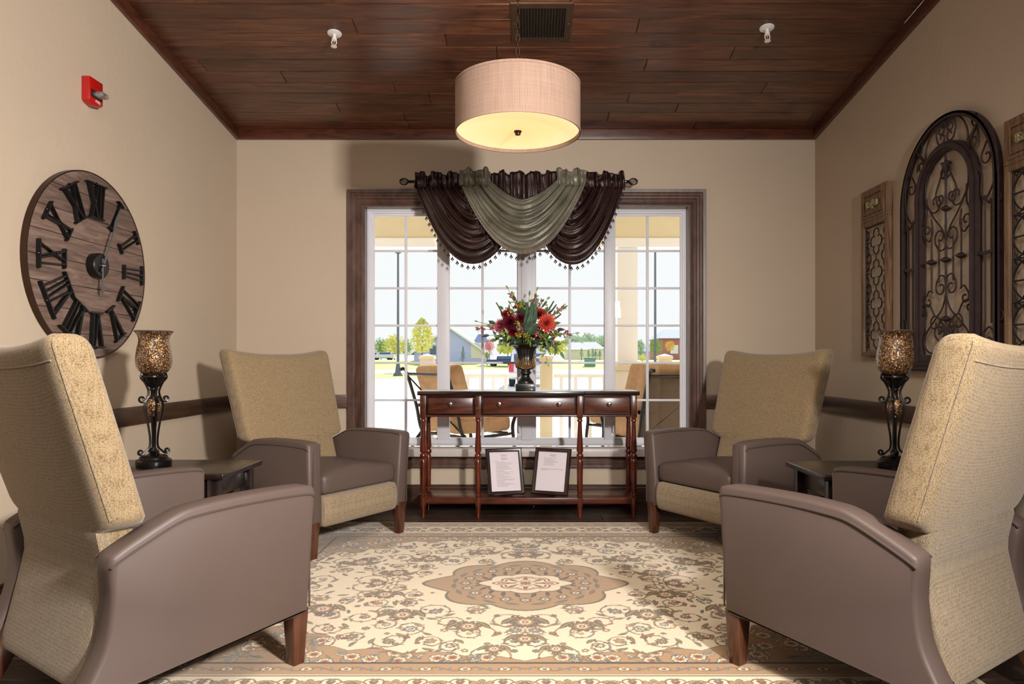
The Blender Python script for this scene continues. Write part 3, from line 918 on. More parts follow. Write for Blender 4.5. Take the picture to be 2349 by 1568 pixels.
def make_lamp():
    root = empty('table_lamp')
    b_ = MB(); b_.lathe([(.01, 0), (.064, 0), (.066, .004), (.066, .020), (.060, .026), (.052, .027), (.052, .036), (.044, .041), (.030, .043), (.018, .048), (.010, .052)], 40, flute=lambda a, z: 1+(.05*abs(math.cos(2*a))**8 if z < .03 else 0))
    b_.build('base', M['black'], root)
    st = MB(); st.lathe([(.006, .045), (.014, .052), (.016, .060), (.010, .070), (.008, .078), (.008, .190), (.014, .194), (.015, .200), (.012, .206)], 20)
    st.lathe([(.016, .268), (.012, .276), (.012, .300), (.016, .306), (.014, .312), (.020, .318), (.034, .340), (.040, .352), (.046, .356), (.044, .362), (.036, .364)], 24)
    st.build('stem', M['black'], root)
    e = MB(); e.lathe([(.010, .204), (.020, .214), (.027, .232), (.028, .246), (.024, .262), (.015, .270)], 28); e.build('mosaic_ball', M['mosaic'], root)
    for k in range(4):
        a = PI/4+k*PI/2
        up = scroll2([(.040, .048), (.030, .058), (.016, .075), (.014, .11), (.022, .17), (.032, .22), (.033, .250), (.022, .272), (.016, .280)], ra=.012, sa=1, rb=0, n=6)
        up2 = scroll2([(.030, .262), (.021, .285), (.021, .305), (.034, .335), (.047, .352), (.046, .366)], ra=.015, sa=1, rb=.006, sb=1, n=6)
        s_ = MB()
        for P in (up, up2):
            s_.tube([(max(.003, v.x)*math.cos(a), max(.003, v.x)*math.sin(a), v.y) for v in P], .0042, 7)
        s_.build('scroll_arm', M['black'], root)
    sh = MB()
    out = cr_path([(.026, .362), (.050, .376), (.064, .402), (.0665, .430), (.062, .468), (.0555, .500), (.0585, .520), (.070, .538)], 5)
    inn = [Vector((max(.004, v.x-.003), v.y+.001)) for v in reversed(out)]
    sh.lathe([(v.x, v.y) for v in out]+[(v.x, v.y) for v in inn], 48, close=False)
    so = sh.build('lamp_shade', M['mosaic'], root, smooth=60)
    rm = MB(); rm.tube([(.0690*math.cos(2*PI*i/40), .0690*math.sin(2*PI*i/40), .539) for i in range(40)], .0028, 8, closed=True)
    rm.build('rim', M['mosaic_rim'], so)
    return root
lp = make_lamp(); lp.location = (-1.505, 2.775, .5205); lp.scale = (1, 1, 1)
tag(lp, 'amber mosaic uplight lamp with black scroll stem on the left side table', 'lamp', 'mosaic table lamps')
lp2 = copy_tree(lp); lp2.location = (1.452, 2.725, .5205); lp2.rotation_euler = (0, 0, R(10))
tag(lp2, 'amber mosaic uplight lamp with black scroll stem on the right side table', 'lamp', 'mosaic table lamps')

# ------------------------------------------------------------------ console table
def make_console():
    root = empty('console_table', (.006, 4.265, 0), label='long cherry console table with three drawers and turned legs under the window', cat='table')
    L = MB()
    poly = [(-.668, .14), (-.668, -.135), (-.335, -.135), (-.335, -.150), (.338, -.150), (.338, -.135), (.668, -.135), (.668, .14)]
    L.prism_z(poly, .735, .760); L.build('table_top', M['cherry_dark'], root, bev=.003)
    cs = MB(); cs.box(-.645, .645, -.100, .12, .605, .7345)
    cs.box(-.645, .645, -.121, -.100, .605, .616); cs.box(-.645, .645, -.121, -.100, .728, .7345)
    cs.build('case', M['cherry'], root, bev=.002)
    for x in (-.634, -.303, .309, .634):
        p = MB(); p.box(x-.018, x+.018, -.130, -.0995, .600, .7345); p.build('post_block', M['cherry'], root, bev=.002)
    for x0, x1, kn in ((-.608, -.328, (-.468,)), (-.278, .284, (-.175, .185)), (.334, .608, (.485,))):
        d = MB(); d.box(x0, x1, -.122, -.099, .619, .726); do = d.build('drawer', M['cherry'], root, bev=.004)
        e = MB()
        t_ = .009
        for (a, b_, c_, d_) in ((x0, x1, .619, .619+t_), (x0, x1, .726-t_, .726), (x0, x0+t_, .6285, .7165), (x1-t_, x1, .6285, .7165)):
            e.box(a+.001, b_-.001, -.1235, -.1215, c_+.001, d_-.001)
        e.build('drawer_edge', M['cherry_dark'], do)
        for kx in kn:
            k = MB(); k.lathe([(.012, 0), (.0125, .003), (.006, .006), (.005, .012), (.011, .016), (.013, .021), (.011, .026), (.004, .028)], 20, M=Matrix.Rotation(PI/2, 4, 'X'), c=(kx, -.1225, .683)); k.build('knob', M['silver'], do)
    prof = [(.007, 0), (.011, .001), (.0135, .06), (.0165, .070), (.016, .076), (.0175, .078), (.0175, .122), (.012, .127), (.016, .132), (.0165, .140), (.012, .147), (.014, .152), (.0160, .25), (.0175, .335), (.014, .350), (.011, .354), (.0175, .362), (.019, .371), (.0175, .381), (.0115, .388), (.0175, .398), (.0180, .408), (.0135, .50), (.0110, .565), (.0110, .575), (.015, .580), (.015, .586), (.0115, .592), (.015, .600)]
    for x, y in ((-.634, -.115), (-.303, -.122), (.309, -.122), (.634, -.115), (-.634, .100), (.634, .100)):
        l = MB(); l.lathe([(r_*1.12, z) for r_, z in prof], 24, (x, y, 0)); lo = l.build('leg', M['cherry_leg'], root, smooth=35)
    sh = MB(); sh.prism_z([(-.65, .115), (-.65, -.128), (-.32, -.128), (-.32, -.138), (.326, -.138), (.326, -.128), (.65, -.128), (.65, .115)], .083, .121)
    sh.build('lower_shelf', M['cherry'], root, bev=.003)
    return root
make_console()

def picture(loc, yaw, lean, roll, lines, label):
    root = empty('document_frame', loc, label=label, cat='picture frame', group='framed notices on the console shelf')
    root.rotation_euler = (Matrix.Rotation(R(yaw), 4, 'Z') @ Matrix.Rotation(-R(lean), 4, 'X') @ Matrix.Rotation(R(roll), 4, 'Y')).to_euler()
    W, H, B = .115, .290, .024
    f = MB()
    prof = [(0, 0.004), (0, .012), (.006, .016), (.016, .018), (.022, .014), (.024, .008), (.024, 0), (0, 0)]
    frame_profile(f, -W+B, W-B, B, H-B, prof); f.build('frame', M['frameblack'], root, smooth=20)
    bk = MB(); bk.box(-W+.012, W-.012, .0, .006, .012, H-.012); bk.build('backing', M['dark'], root)
    pp = MB(); pp.box(-W+B, W-B, -.003, .0, B, H-B); po = pp.build('paper', M['paper'], root)
    t = MB()
    for (z, x0, x1, hh) in lines:
        x = x0; rnd = random.Random(int(z*10000))
        while x < x1:
            w_ = rnd.uniform(.003, .009); t.box(x, min(x+w_, x1), -.0036, -.0030, z-hh/2, z+hh/2); x += w_+.0014
    t.build('printed_text', M['ink'], po, smooth=0)
    stn = MB(); stn.prism_x([(.006, .20), (.008, .20), (.075, .012), (.070, .010)], -.02, .02); stn.build('easel_back', M['dark'], root)
    return root
r1 = random.Random(1)
Lf = [(.250, -.022, .022, .0022), (.242, -.018, .018, .003), (.229, -.022, .022, .0022), (.220, -.018, .018, .003), (.210, -.068, -.035, .0015)]
Lf += [(.203-i*.0062, -.055, -.055+r1.uniform(.05, .118), .0014) for i in range(25)]
Rf = [(.250, -.022, .022, .0022), (.242, -.018, .018, .003)]+[(.228-i*.0062, -.055, -.055+r1.uniform(.05, .12), .0014) for i in range(8)]+[(.160, -.072, .070, .002), (.153, -.072, -.02, .002)]
picture((-.127, 4.178, .127), 15, 20, .3, Lf, 'black framed typed notice, left of the two leaning on the console shelf, full of text')
picture((.133, 4.178, .127), -16, 20, .6, Rf, 'black framed typed notice, right of the two leaning on the console shelf, half blank')

# ------------------------------------------------------------------ urn and bouquet
UX, UY, UZ = -.012, 4.262, .7605
urn = empty('urn', (UX, UY, UZ), label='black fluted pedestal urn with rubbed gold leaf relief on the console table', cat='vase')
u = MB(); u.box(-.060, .060, -.060, .060, 0, .042); u.build('plinth', M['urn'], urn, bev=.003)
def fl(a, z):
    if z < .125: return 1
    k = min(1, (z-.125)/.03)
    return 1+k*.045*abs(math.cos(6*a))-.02
body = [(.050, .042), (.052, .050), (.046, .060), (.032, .075), (.026, .090), (.028, .098), (.037, .104), (.037, .112), (.030, .118), (.030, .124), (.045, .130), (.056, .142), (.0605, .156), (.058, .172), (.053, .188), (.052, .210), (.056, .235), (.066, .256), (.085, .272), (.108, .280), (.110, .286), (.104, .288), (.080, .280), (.058, .262), (.048, .235), (.044, .20)]
u = MB(); u.lathe(body, 96, flute=fl); u.build('body', M['urn'], urn, smooth=50)
for ac in (-PI/2, -PI/2-1.25, -PI/2+1.25, PI/2):
    u = MB()
    for q in range(-5, 6):
        pts = []
        for i in range(9):
            t = i/8; z = .128+t*(.080-.0042*abs(q)**1.5); ang = ac+q*.19*math.sin(t*PI*.55)
            import bisect
            zz = [b_[1] for b_ in body[:18]]; j = max(1, min(len(zz)-1, bisect.bisect(zz, z))); r0, z0 = body[j-1]; r1_, z1 = body[j]
            rr = r0+(r1_-r0)*max(0, min(1, (z-z0)/(z1-z0+1e-9)))
            pts.append(((rr*1.035+.001)*math.cos(ang), (rr*1.035+.001)*math.sin(ang), z))
        u.tube(pts, [.0007+.0011*math.sin(PI*(i+.5)/9.2) for i in range(9)], 6)
    u.build('leaf_relief', M['urngold'], urn)

def BZ(zx, zy, dy=0.0):
    """zoom-crop spot of the bouquet as a place in the room, dy towards the viewer"""
    k = (UY-dy)/F_PX
    return Vector(((1080+zx/6.03-1210)*k, UY-dy, CAM_H+(828-(640+zy/6.03))*k))
M['stem'] = flat('green_stem', S(70, 92, 44), .6)
def leafmat(n, c): return flat(n, c, .5, var=.25, vs_=30)
M['lf_dark'] = leafmat('dark_green_leaf', S(44, 66, 40)); M['lf_mid'] = leafmat('mid_green_leaf', S(92, 118, 52)); M['lf_lite'] = leafmat('light_green_leaf', S(150, 168, 74))
M['fern'] = leafmat('fern_green', S(52, 84, 58))
M['p_burg'] = flat('burgundy_petal', S(112, 16, 44), .55, var=.3, vs_=20); M['p_coral'] = flat('coral_petal', S(222, 92, 72), .55, var=.25, vs_=20)
M['p_pink'] = flat('dusty_pink_petal', S(206, 110, 122), .55, var=.25, vs_=20); M['p_red'] = flat('brick_red_petal', S(168, 44, 44), .55, var=.3, vs_=20)
M['b_pink'] = flat('pink_berry', S(190, 50, 92), .25, coat=.4, var=.3, vs_=60); M['b_orange'] = flat('orange_berry', S(226, 146, 42), .25, coat=.4, var=.2, vs_=60)
M['b_green'] = flat('green_berry', S(150, 158, 52), .4, var=.2, vs_=60); M['b_pale'] = flat('pale_berry', S(226, 190, 182), .3, var=.1)
MOUTH = Vector((UX, UY, UZ+.27))
def stem_path(tip, lift=.5):
    a = MOUTH+Vector(((tip.x-UX)*.12, (tip.y-UY)*.12, -.035)); b_ = MOUTH+Vector(((tip.x-UX)*.35, (tip.y-UY)*.35, max(.02, (tip.z-MOUTH.z)*.45+.03)))
    return cr_path([a, b_, tip], 8)
def leaf_mesh(mb, p, d, L, w_, nrm=None, curl=.25):
    d = Vector(d).normalized(); up = Vector(nrm) if nrm is not None else Vector((0, -1, .3))
    s_ = d.cross(up); s_ = s_.normalized() if s_.length > 1e-4 else Vector((1, 0, 0)); n_ = s_.cross(d)
    vs_ = []; N = 6
    for i in range(N+1):
        t = i/N; hw = w_*math.sin(PI*(t**.8))*.5+.0002; c_ = p+d*L*t-n_*curl*L*t*t
        vs_ += [c_+s_*hw+n_*hw*.3, c_.copy(), c_-s_*hw+n_*hw*.3]
    fs = []
    for i in range(N): fs += [(i*3, i*3+1, i*3+4, i*3+3), (i*3+1, i*3+2, i*3+5, i*3+4)]
    mb.add(vs_, fs)
def dahlia(tip, r_, mat, label, facing=(0, -1, .35), seed=0):
    rnd = random.Random(seed)
    o = empty('dahlia', MOUTH, label=label, cat='flower', group='silk dahlias in the urn')
    st = MB(); st.tube([p-MOUTH for p in stem_path(tip)], .0022, 6); st.build('stem', M['stem'], o)
    f = Vector(facing).normalized(); q = f.to_track_quat('Z', 'Y').to_matrix()
    mb = MB(); N = 150
    for i in range(N):
        t = i/N; a = i*2.39996; el = t*1.75
        d = Vector((math.cos(a)*math.sin(el), math.sin(a)*math.sin(el), math.cos(el)))
        L = r_*(.42+.58*min(1, t*1.25))*rnd.uniform(.9, 1.1)
        leaf_mesh(mb, tip-MOUTH+q @ (d*r_*.10), q @ d, L, r_*.22, q @ (Vector((0, 0, 1))-d*d.z), -.22)
    mb.build('bloom', mat, o, smooth=60)
    return o
def berries(tip, mats, label, n=12, sp=.020, seed=0, leafy=True):
    rnd = random.Random(seed)
    o = empty('berry_spray', MOUTH, label=label, cat='berries', group='berry sprays in the urn')
    st = MB(); P = stem_path(tip); st.tube([p-MOUTH for p in P], .0013, 5)
    d = (P[-1]-P[-3]).normalized()
    bb = [MB() for _ in mats]
    for i in range(int(n*1.35)):
        c_ = tip+d*rnd.uniform(-sp*1.4, sp)+Vector((rnd.gauss(0, sp*.5), rnd.gauss(0, sp*.4), rnd.gauss(0, sp*.5)))
        st.tube([tip-MOUTH-d*sp*1.3, c_-MOUTH], .0006, 4)
        bb[rnd.choice([0, 0, 1])if len(mats) == 2 else rnd.randrange(len(mats))].ball(c_-MOUTH, rnd.uniform(.0042, .0066), 8, 6)
    st.build('stem', M['stem'], o)
    for k, mb in enumerate(bb):
        if mb.v: mb.build('berry_cluster', mats[k], o, smooth=80)
    if leafy:
        l = MB()
        for i in range(3): leaf_mesh(l, tip-MOUTH+d*sp*.6, d+Vector((rnd.uniform(-.7, .7), rnd.uniform(-.5, .3), rnd.uniform(-.6, .7))), .030, .011)
        l.build('leaf', M['lf_mid'], o)
    return o
def sprig(tip, mat, label, n=7, L=.050, w_=.020, seed=0, droop=0):
    rnd = random.Random(seed)
    o = empty('leafy_sprig', MOUTH, label=label, cat='foliage', group='leafy sprigs in the urn')
    P = stem_path(tip)
    if droop: P = P[:-4]+cr_path([P[-5], (P[-5]+tip)/2+Vector((0, 0, droop)), tip], 4)
    st = MB(); st.tube([p-MOUTH for p in P], .0014, 5); st.build('stem', M['stem'], o)
    l = MB(); m_ = len(P)
    for i in range(n):
        f = 1-.5*(i/n); k = min(m_-1, int(f*(m_-1))); p = P[k]; d = (P[k]-P[k-1]).normalized()
        s_ = (-1)**i
        side = Vector((-d.z, 0, d.x))*s_
        dd = d*(1 if i == 0 else .55)+side*(0 if i == 0 else .85)+Vector((rnd.uniform(-.15, .15), rnd.uniform(-.5, .1), rnd.uniform(-.15, .15)))
        leaf_mesh(l, p-MOUTH, dd, L*rnd.uniform(.8, 1.1), w_*rnd.uniform(.8, 1.1))
    l.build('leaves', mat, o)
    return o
def fern(p0, tip, label, wd=.016, seed=0, mat=None):
    o = empty('fern_frond', MOUTH, label=label, cat='foliage', group='green fern fronds in the urn')
    P = cr_path([MOUTH+Vector((0, 0, -.03)), p0, (p0+tip)/2+Vector((.004, -.01, 0)), tip], 14)
    st = MB(); st.tube([p-MOUTH for p in P], .0014, 5); st.build('stem', M['stem'], o)
    l = MB(); m_ = len(P)
    for i in range(10, m_-1):
        d = (P[i+1]-P[i-1]).normalized(); side = Vector((-d.z, 0, d.x)).normalized()
        for s_ in (-1, 1):
            for h_ in (0,):
                p = P[i].lerp(P[i+1], h_)
                leaf_mesh(l, p-MOUTH, side*s_+d*.7+Vector((0, -.35, 0)), wd*(1.15-.7*(i/m_)), .0052, curl=.3)
    l.build('leaflets', mat or M['fern'], o); return o
dahlia(BZ(545, 600, .070), .054, M['p_burg'], 'deep burgundy dahlia, largest bloom left of the ferns in the urn', (-.25, -1, .1), 1)
dahlia(BZ(580, 725, .075), .040, M['p_burg'], 'deep burgundy dahlia hanging lowest, just above the urn rim', (-.1, -1, -.4), 2)
dahlia(BZ(690, 540, .050), .034, M['p_burg'], 'small burgundy dahlia tucked against the left side of the ferns', (0, -1, .5), 3)
dahlia(BZ(1045, 610, .070), .058, M['p_coral'], 'large coral dahlia on the right side of the bouquet', (.25, -1, .05), 4)
dahlia(BZ(950, 495, .040), .044, M['p_red'], 'brick red dahlia behind and above the coral one', (.1, -.9, .6), 5)
dahlia(BZ(415, 650, .050), .044, M['p_pink'], 'dusty pink dahlia at the far left of the bouquet', (-.6, -.8, .1), 6)
dahlia(BZ(500, 490, .030), .034, M['p_red'], 'small brick red dahlia above the burgundy bloom at upper left', (-.3, -.8, .5), 7)
pk, og, gn, pl = M['b_pink'], M['b_orange'], M['b_green'], M['b_pale']
for k, (zx, zy, dy, ms, n, sp, lab) in enumerate([
    (590, 495, .085, (pk, og, pl), 14, .020, 'pink and orange berries directly above the big burgundy dahlia'),
    (545, 425, .02, (pk, og), 8, .014, 'pink berries at the upper left edge of the bouquet'),
    (640, 360, .03, (og, pk), 8, .013, 'orange berries near the top, left of the ferns'),
    (700, 385, .04, (gn, og), 22, .022, 'yellow and green berries left of the fern tips'),
    (885, 275, .0, (og, pk), 8, .012, 'orange berries at the very top of the bouquet'),
    (962, 340, .0, (pk, pl), 9, .014, 'pink berries right of the fern tips'),
    (310, 680, .03, (pk, og), 8, .014, 'pink and orange berries left of the dusty pink dahlia'),
    (150, 685, .0, (pk, pl), 12, .020, 'pink berries reaching furthest left of all'),
    (655, 775, .10, (og, gn), 12, .016, 'orange berries below the burgundy blooms over the rim'),
    (695, 705, .10, (pk, pl), 10, .015, 'pink berries right beside the big burgundy dahlia'),
    (650, 620, .10, (og, gn, pl), 10, .014, 'yellow berries between burgundy dahlia and ferns'),
    (905, 775, .11, (pk, pl), 15, .019, 'pink berries over the rim under the large round leaf'),
    (985, 790, .09, (gn, pl), 12, .016, 'green berries right of the pink ones over the rim'),
    (1175, 770, .04, (og, gn), 12, .018, 'orange berries under the coral dahlia at right'),
    (1320, 755, .0, (pk, gn), 12, .020, 'pink berries reaching furthest right of all'),
    (1130, 495, .02, (og, pk), 12, .019, 'orange and pink berries above the coral dahlia'),
    (1235, 420, .0, (pk, og, pl), 13, .022, 'pink berries at the upper right tip'),
    (1030, 450, .02, (pk, gn), 8, .014, 'dark pink berries between the ferns and the upper right tip'),
    (570, 240, .0, (pk, pl), 9, .018, 'pink berries standing highest at upper left'),
    (775, 790, .11, (gn, gn), 26, .022, 'green berry cluster hanging over the middle of the rim'),
    (810, 880, .118, (gn, gn), 14, .014, 'green berry tail hanging down the front of the urn'),
    (1165, 885, .03, (pk, pl), 7, .010, 'small pink berries in the drooping leaves at right')]):
    berries(BZ(zx, zy, dy), ms, 'spray of '+lab, n, sp, seed=40+k)
for k, (zx, zy, dy, mt, n, L, w_, dr, lab) in enumerate([
    (430, 960, .03, 'lf_lite', 7, .045, .018, .03, 'light green sprig drooping lowest at the left of the urn'),
    (260, 775, .02, 'lf_dark', 6, .045, .018, 0, 'dark green sprig pointing left below the pink dahlia'),
    (420, 800, .06, 'lf_mid', 8, .050, .020, 0, 'mid green sprig over the left side of the rim'),
    (520, 820, .08, 'lf_dark', 8, .045, .022, 0, 'dark green sprig at the left part of the rim'),
    (1055, 1130, .02, 'lf_lite', 7, .045, .017, .06, 'light green sprig hanging furthest down at right'),
    (1235, 1000, .03, 'lf_mid', 9, .052, .020, .03, 'mid green sprig drooping at the far right'),
    (1130, 900, .06, 'lf_dark', 9, .050, .021, .02, 'dark green sprig drooping right of the rim'),
    (1190, 700, .03, 'lf_dark', 8, .050, .026, 0, 'dark green sprig behind the coral dahlia'),
    (1240, 870, .0, 'lf_lite', 7, .045, .018, 0, 'light green sprig between the right side berries'),
    (1060, 830, .08, 'lf_mid', 8, .045, .020, 0, 'mid green sprig at the right part of the rim'),
    (810, 235, .0, 'lf_mid', 5, .035, .013, 0, 'short sprig at the top centre'),
    (910, 160, .0, 'lf_lite', 4, .030, .012, 0, 'thin sprig with light leaves rising highest at right of centre'),
    (520, 145, .0, 'lf_lite', 4, .030, .012, 0, 'thin sprig with light leaves rising highest at left of centre'),
    (555, 350, .0, 'lf_mid', 5, .035, .013, 0, 'short sprig above the small brick red dahlia'),
    (1055, 280, .0, 'lf_lite', 4, .032, .014, 0, 'thin sprig above the right side dahlias'),
    (985, 390, .02, 'lf_dark', 5, .034, .014, 0, 'short dark sprig above the brick red dahlia'),
    (205, 650, .0, 'lf_lite', 4, .034, .014, 0, 'thin sprig beside the furthest left berries'),
    (1440, 750, .0, 'lf_lite', 4, .034, .012, 0, 'thin sprig pointing furthest right'),
    (100, 590, .0, 'lf_mid', 3, .026, .009, 0, 'thin sprig pointing furthest left'),
    (720, 330, .03, 'lf_mid', 6, .03, .014, 0, 'sprig left of the fern tips'),
    (360, 840, .04, 'lf_mid', 9, .052, .022, 0, 'mid green sprig below the dusty pink dahlia, over the left shoulder of the urn'),
    (470, 760, .10, 'lf_lite', 7, .045, .020, 0, 'light green sprig beside the lowest burgundy dahlia'),
    (600, 860, .10, 'lf_dark', 8, .046, .022, 0, 'dark green sprig lying on the front left of the rim'),
    (950, 850, .11, 'lf_dark', 8, .046, .022, 0, 'dark green sprig lying on the front right of the rim'),
    (1150, 620, .06, 'lf_mid', 6, .050, .026, 0, 'mid green leaves against the right side of the coral dahlia'),
    (340, 620, .0, 'lf_dark', 7, .050, .020, 0, 'dark green sprig behind the dusty pink dahlia'),
    (450, 420, .0, 'lf_mid', 7, .045, .018, 0, 'mid green sprig at the upper left edge'),
    (620, 300, .0, 'lf_dark', 7, .040, .018, 0, 'dark green sprig behind the orange berries near the top'),
    (1010, 360, .0, 'lf_mid', 7, .042, .018, 0, 'mid green sprig between brick red dahlia and upper right berries'),
    (700, 470, .05, 'lf_dark', 8, .045, .022, 0, 'dark green sprig above the small burgundy dahlia'),
    (1290, 400, .0, 'lf_dark', 4, .030, .009, 0, 'dark thin sprig at the upper right tip')]):
    sprig(BZ(zx, zy, dy), M[mt], lab, n, L, w_, 70+k, dr)
fern(BZ(790, 640, .10), BZ(925, 265, .05), 'broad green fern frond leaning right, tallest in the centre', .028)
fern(BZ(800, 650, .11), BZ(850, 320, .08), 'broad green fern frond upright in the centre of the bouquet', .028)
fern(BZ(770, 630, .09), BZ(770, 320, .05), 'broad green fern frond left of the other two in the centre', .026)
fern(BZ(850, 640, .09), BZ(900, 430, .09), 'short green fern frond in front of the tall ones', .024)
fern(BZ(1000, 520, .02), BZ(1150, 300, .0), 'thin dark spiky frond rising at upper right', .010, mat=M['lf_dark'])
fern(BZ(1040, 520, .0), BZ(1185, 350, .0), 'thin dark spiky frond just right of the first one', .010, mat=M['lf_dark'])
fern(BZ(1080, 600, .0), BZ(1250, 480, .0), 'thin dark frond bending right above the coral dahlia', .009, mat=M['lf_dark'])
fern(BZ(470, 560, .0), BZ(350, 320, .0), 'thin spiky frond rising at upper left', .010, mat=M['lf_mid'])
big = empty('round_leaf', MOUTH, label='large round dark leaf facing front over the urn rim', cat='foliage', group='leafy sprigs in the urn')
l = MB(); leaf_mesh(l, BZ(800, 760, .10)-MOUTH, Vector((.75, -.2, .9)), .085, .078, curl=.1); leaf_mesh(l, BZ(840, 760, .10)-MOUTH, Vector((.2, -.2, .9)), .05, .05, curl=.1)
l.build('leaf_blade', M['lf_dark'], big)
l = MB(); l.tube([p-MOUTH for p in stem_path(BZ(805, 760, .10))], .0016, 5); l.build('stem', M['stem'], big)

# ------------------------------------------------------------------ pendant
pend = empty('pendant_light', (-.040, 2.85, 0), label='linen drum pendant light hanging on a bronze chain above the rug', cat='ceiling light')
PR, PZ0, PZ1 = .2585, 1.880, 2.078
s_ = MB(); s_.lathe([(PR, PZ0), (PR, PZ1), (PR-.004, PZ1), (PR-.004, PZ0)], 96, close=False)
n_ = 96*3; s_.f += [(3*96+i, 3*96+(i+1) % 96, (i+1) % 96, i) for i in range(96)]
sh = s_.build('drum_shade', M['linen'], pend, smooth=30)
b_ = MB()
for z in (PZ0+.004, PZ1-.004): b_.lathe([(PR+.0015, z-.005), (PR+.0015, z+.005), (PR-.001, z+.005), (PR-.001, z-.005)], 96, close=False)
b_.build('shade_trim', M['linen'], sh)
d = MB(); d.lathe([(.002, PZ0+.012), (.10, PZ0+.0125), (PR-.006, PZ0+.014), (PR-.006, PZ0+.017), (.002, PZ0+.015)], 64); d.build('diffuser', M['diffuser'], pend)
f = MB(); f.lathe([(.004, PZ0-.006), (.011, PZ0-.004), (.012, PZ0+.004), (.016, PZ0+.008), (.016, PZ0+.0125)], 20); f.build('finial', M['bronze'], pend)
sp = MB()
for k in range(3):
    a = k*2*PI/3+.5; sp.tube([(.01*math.cos(a), .01*math.sin(a), PZ1+.004), ((PR-.005)*math.cos(a), (PR-.005)*math.sin(a), PZ1-.004)], .003, 6)
sp.tube([(0, 0, PZ0+.017), (0, 0, PZ1+.045)], .006, 8); sp.build('spider_fitter', M['bronze'], pend)
c = MB(); z = PZ1+.045; i = 0
topz = ceil_z(2.85)
while z < topz-.02:
    ring = []
    for k in range(16):
        a = 2*PI*k/16; u_, w_ = .0075*math.cos(a), .018*math.sin(a)
        ring.append((u_ if i % 2 else 0, 0 if i % 2 else u_, z+.013+w_))
    c.tube(ring, .0022, 6, closed=True); z += .0285; i += 1
c.tube([(.003*math.sin(q*.8), .003*math.cos(q*.8), PZ1+.04+q*(topz-PZ1-.06)/60) for q in range(61)], .0016, 5)
c.build('chain', M['bronze'], pend)
cn = MB(); cn.lathe([(.06, topz-.006), (.058, topz-.018), (.02, topz-.030), (.006, topz-.034)], 32); cn.build('canopy', M['bronze'], pend)
pl_ = bpy.data.lights.new('pendant_bulb', 'POINT'); po_ = bpy.data.objects.new('pendant_bulb', pl_); COL.objects.link(po_)
pl_.energy = 6; pl_.color = (1, .78, .5); pl_.shadow_soft_size = .04; po_.parent = pend; po_.location = (0, 0, PZ0+.10)

# ------------------------------------------------------------------ vent and sprinklers on the sloped ceiling
SL = math.atan(.145)
def on_ceiling(name, x, y, label, cat, group=None):
    o = empty(name, (x, y, ceil_z(y)), label=label, cat=cat, group=group, rot=(-SL, 0, 0)); return o
vt = on_ceiling('ceiling_vent', .068, 3.39, 'brown metal air vent set in the plank ceiling above the window', 'vent')
f = MB(); frame_profile(f, -.116, .116, -.118, .118, [(0, .004), (0, .012), (.03, .010), (.036, .004), (.036, 0), (0, 0)])
f.xform(Matrix.Rotation(-PI/2, 4, 'X')); f.xform(Matrix.Scale(-1, 4, (0, 0, 1)) if max(v[2] for v in f.v) > .001 else Matrix.Identity(4))
f.build('vent_frame', M['vent'], vt, smooth=20)
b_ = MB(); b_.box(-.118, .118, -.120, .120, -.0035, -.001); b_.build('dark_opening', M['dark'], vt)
for k in range(16):
    x = -.108+k*.0144
    q = MB(); q.box(x-.0012, x+.0012, -.118, .118, -.012, -.0036); q.build('slat', M['vent'], vt, smooth=0)
for x in (-.133, .133):
    q = MB(); q.ball((x, 0, -.012), .005, 10, 6, (1, 1, .5)); q.build('screw', M['silver'], vt)
def sprinkler(x, y, label):
    o = on_ceiling('fire_sprinkler', x, y, label, 'sprinkler', 'ceiling sprinklers')
    q = MB(); q.lathe([(.036, -.0012), (.035, -.005), (.020, -.009), (.010, -.010)], 32); q.build('escutcheon', M['plaswhite'], o)
    q = MB(); q.lathe([(.009, -.008), (.010, -.028), (.013, -.030), (.013, -.040), (.008, -.042)], 20)
    for s2 in (-1, 1): q.tube([(s2*.010, 0, -.040), (s2*.013, 0, -.052), (s2*.008, 0, -.066), (0, 0, -.072)], .0025, 6)
    q.build('body', M['plaswhite'], o)
    q = MB(); q.tube([(0, 0, -.042), (0, 0, -.070)], .002, 8); q.build('bulb', M['b_orange'], o)
    q = MB(); q.lathe([(.002, -.071), (.014, -.072), (.015, -.074), (.002, -.076)], 20, flute=lambda a, z: 1+.12*math.cos(8*a)); q.build('deflector', M['plaswhite'], o)
sprinkler(-.976, 3.48, 'white sprinkler head in the plank ceiling, left of the pendant')
sprinkler(1.195, 3.435, 'white sprinkler head in the plank ceiling, right of the pendant')

# ------------------------------------------------------------------ fire alarm (left wall); local: x along wall(+y world), y out of the wall
def on_left(name, y, z, label, cat): return empty(name, (XL+.0005, y, z), label=label, cat=cat, rot=(0, 0, PI/2))
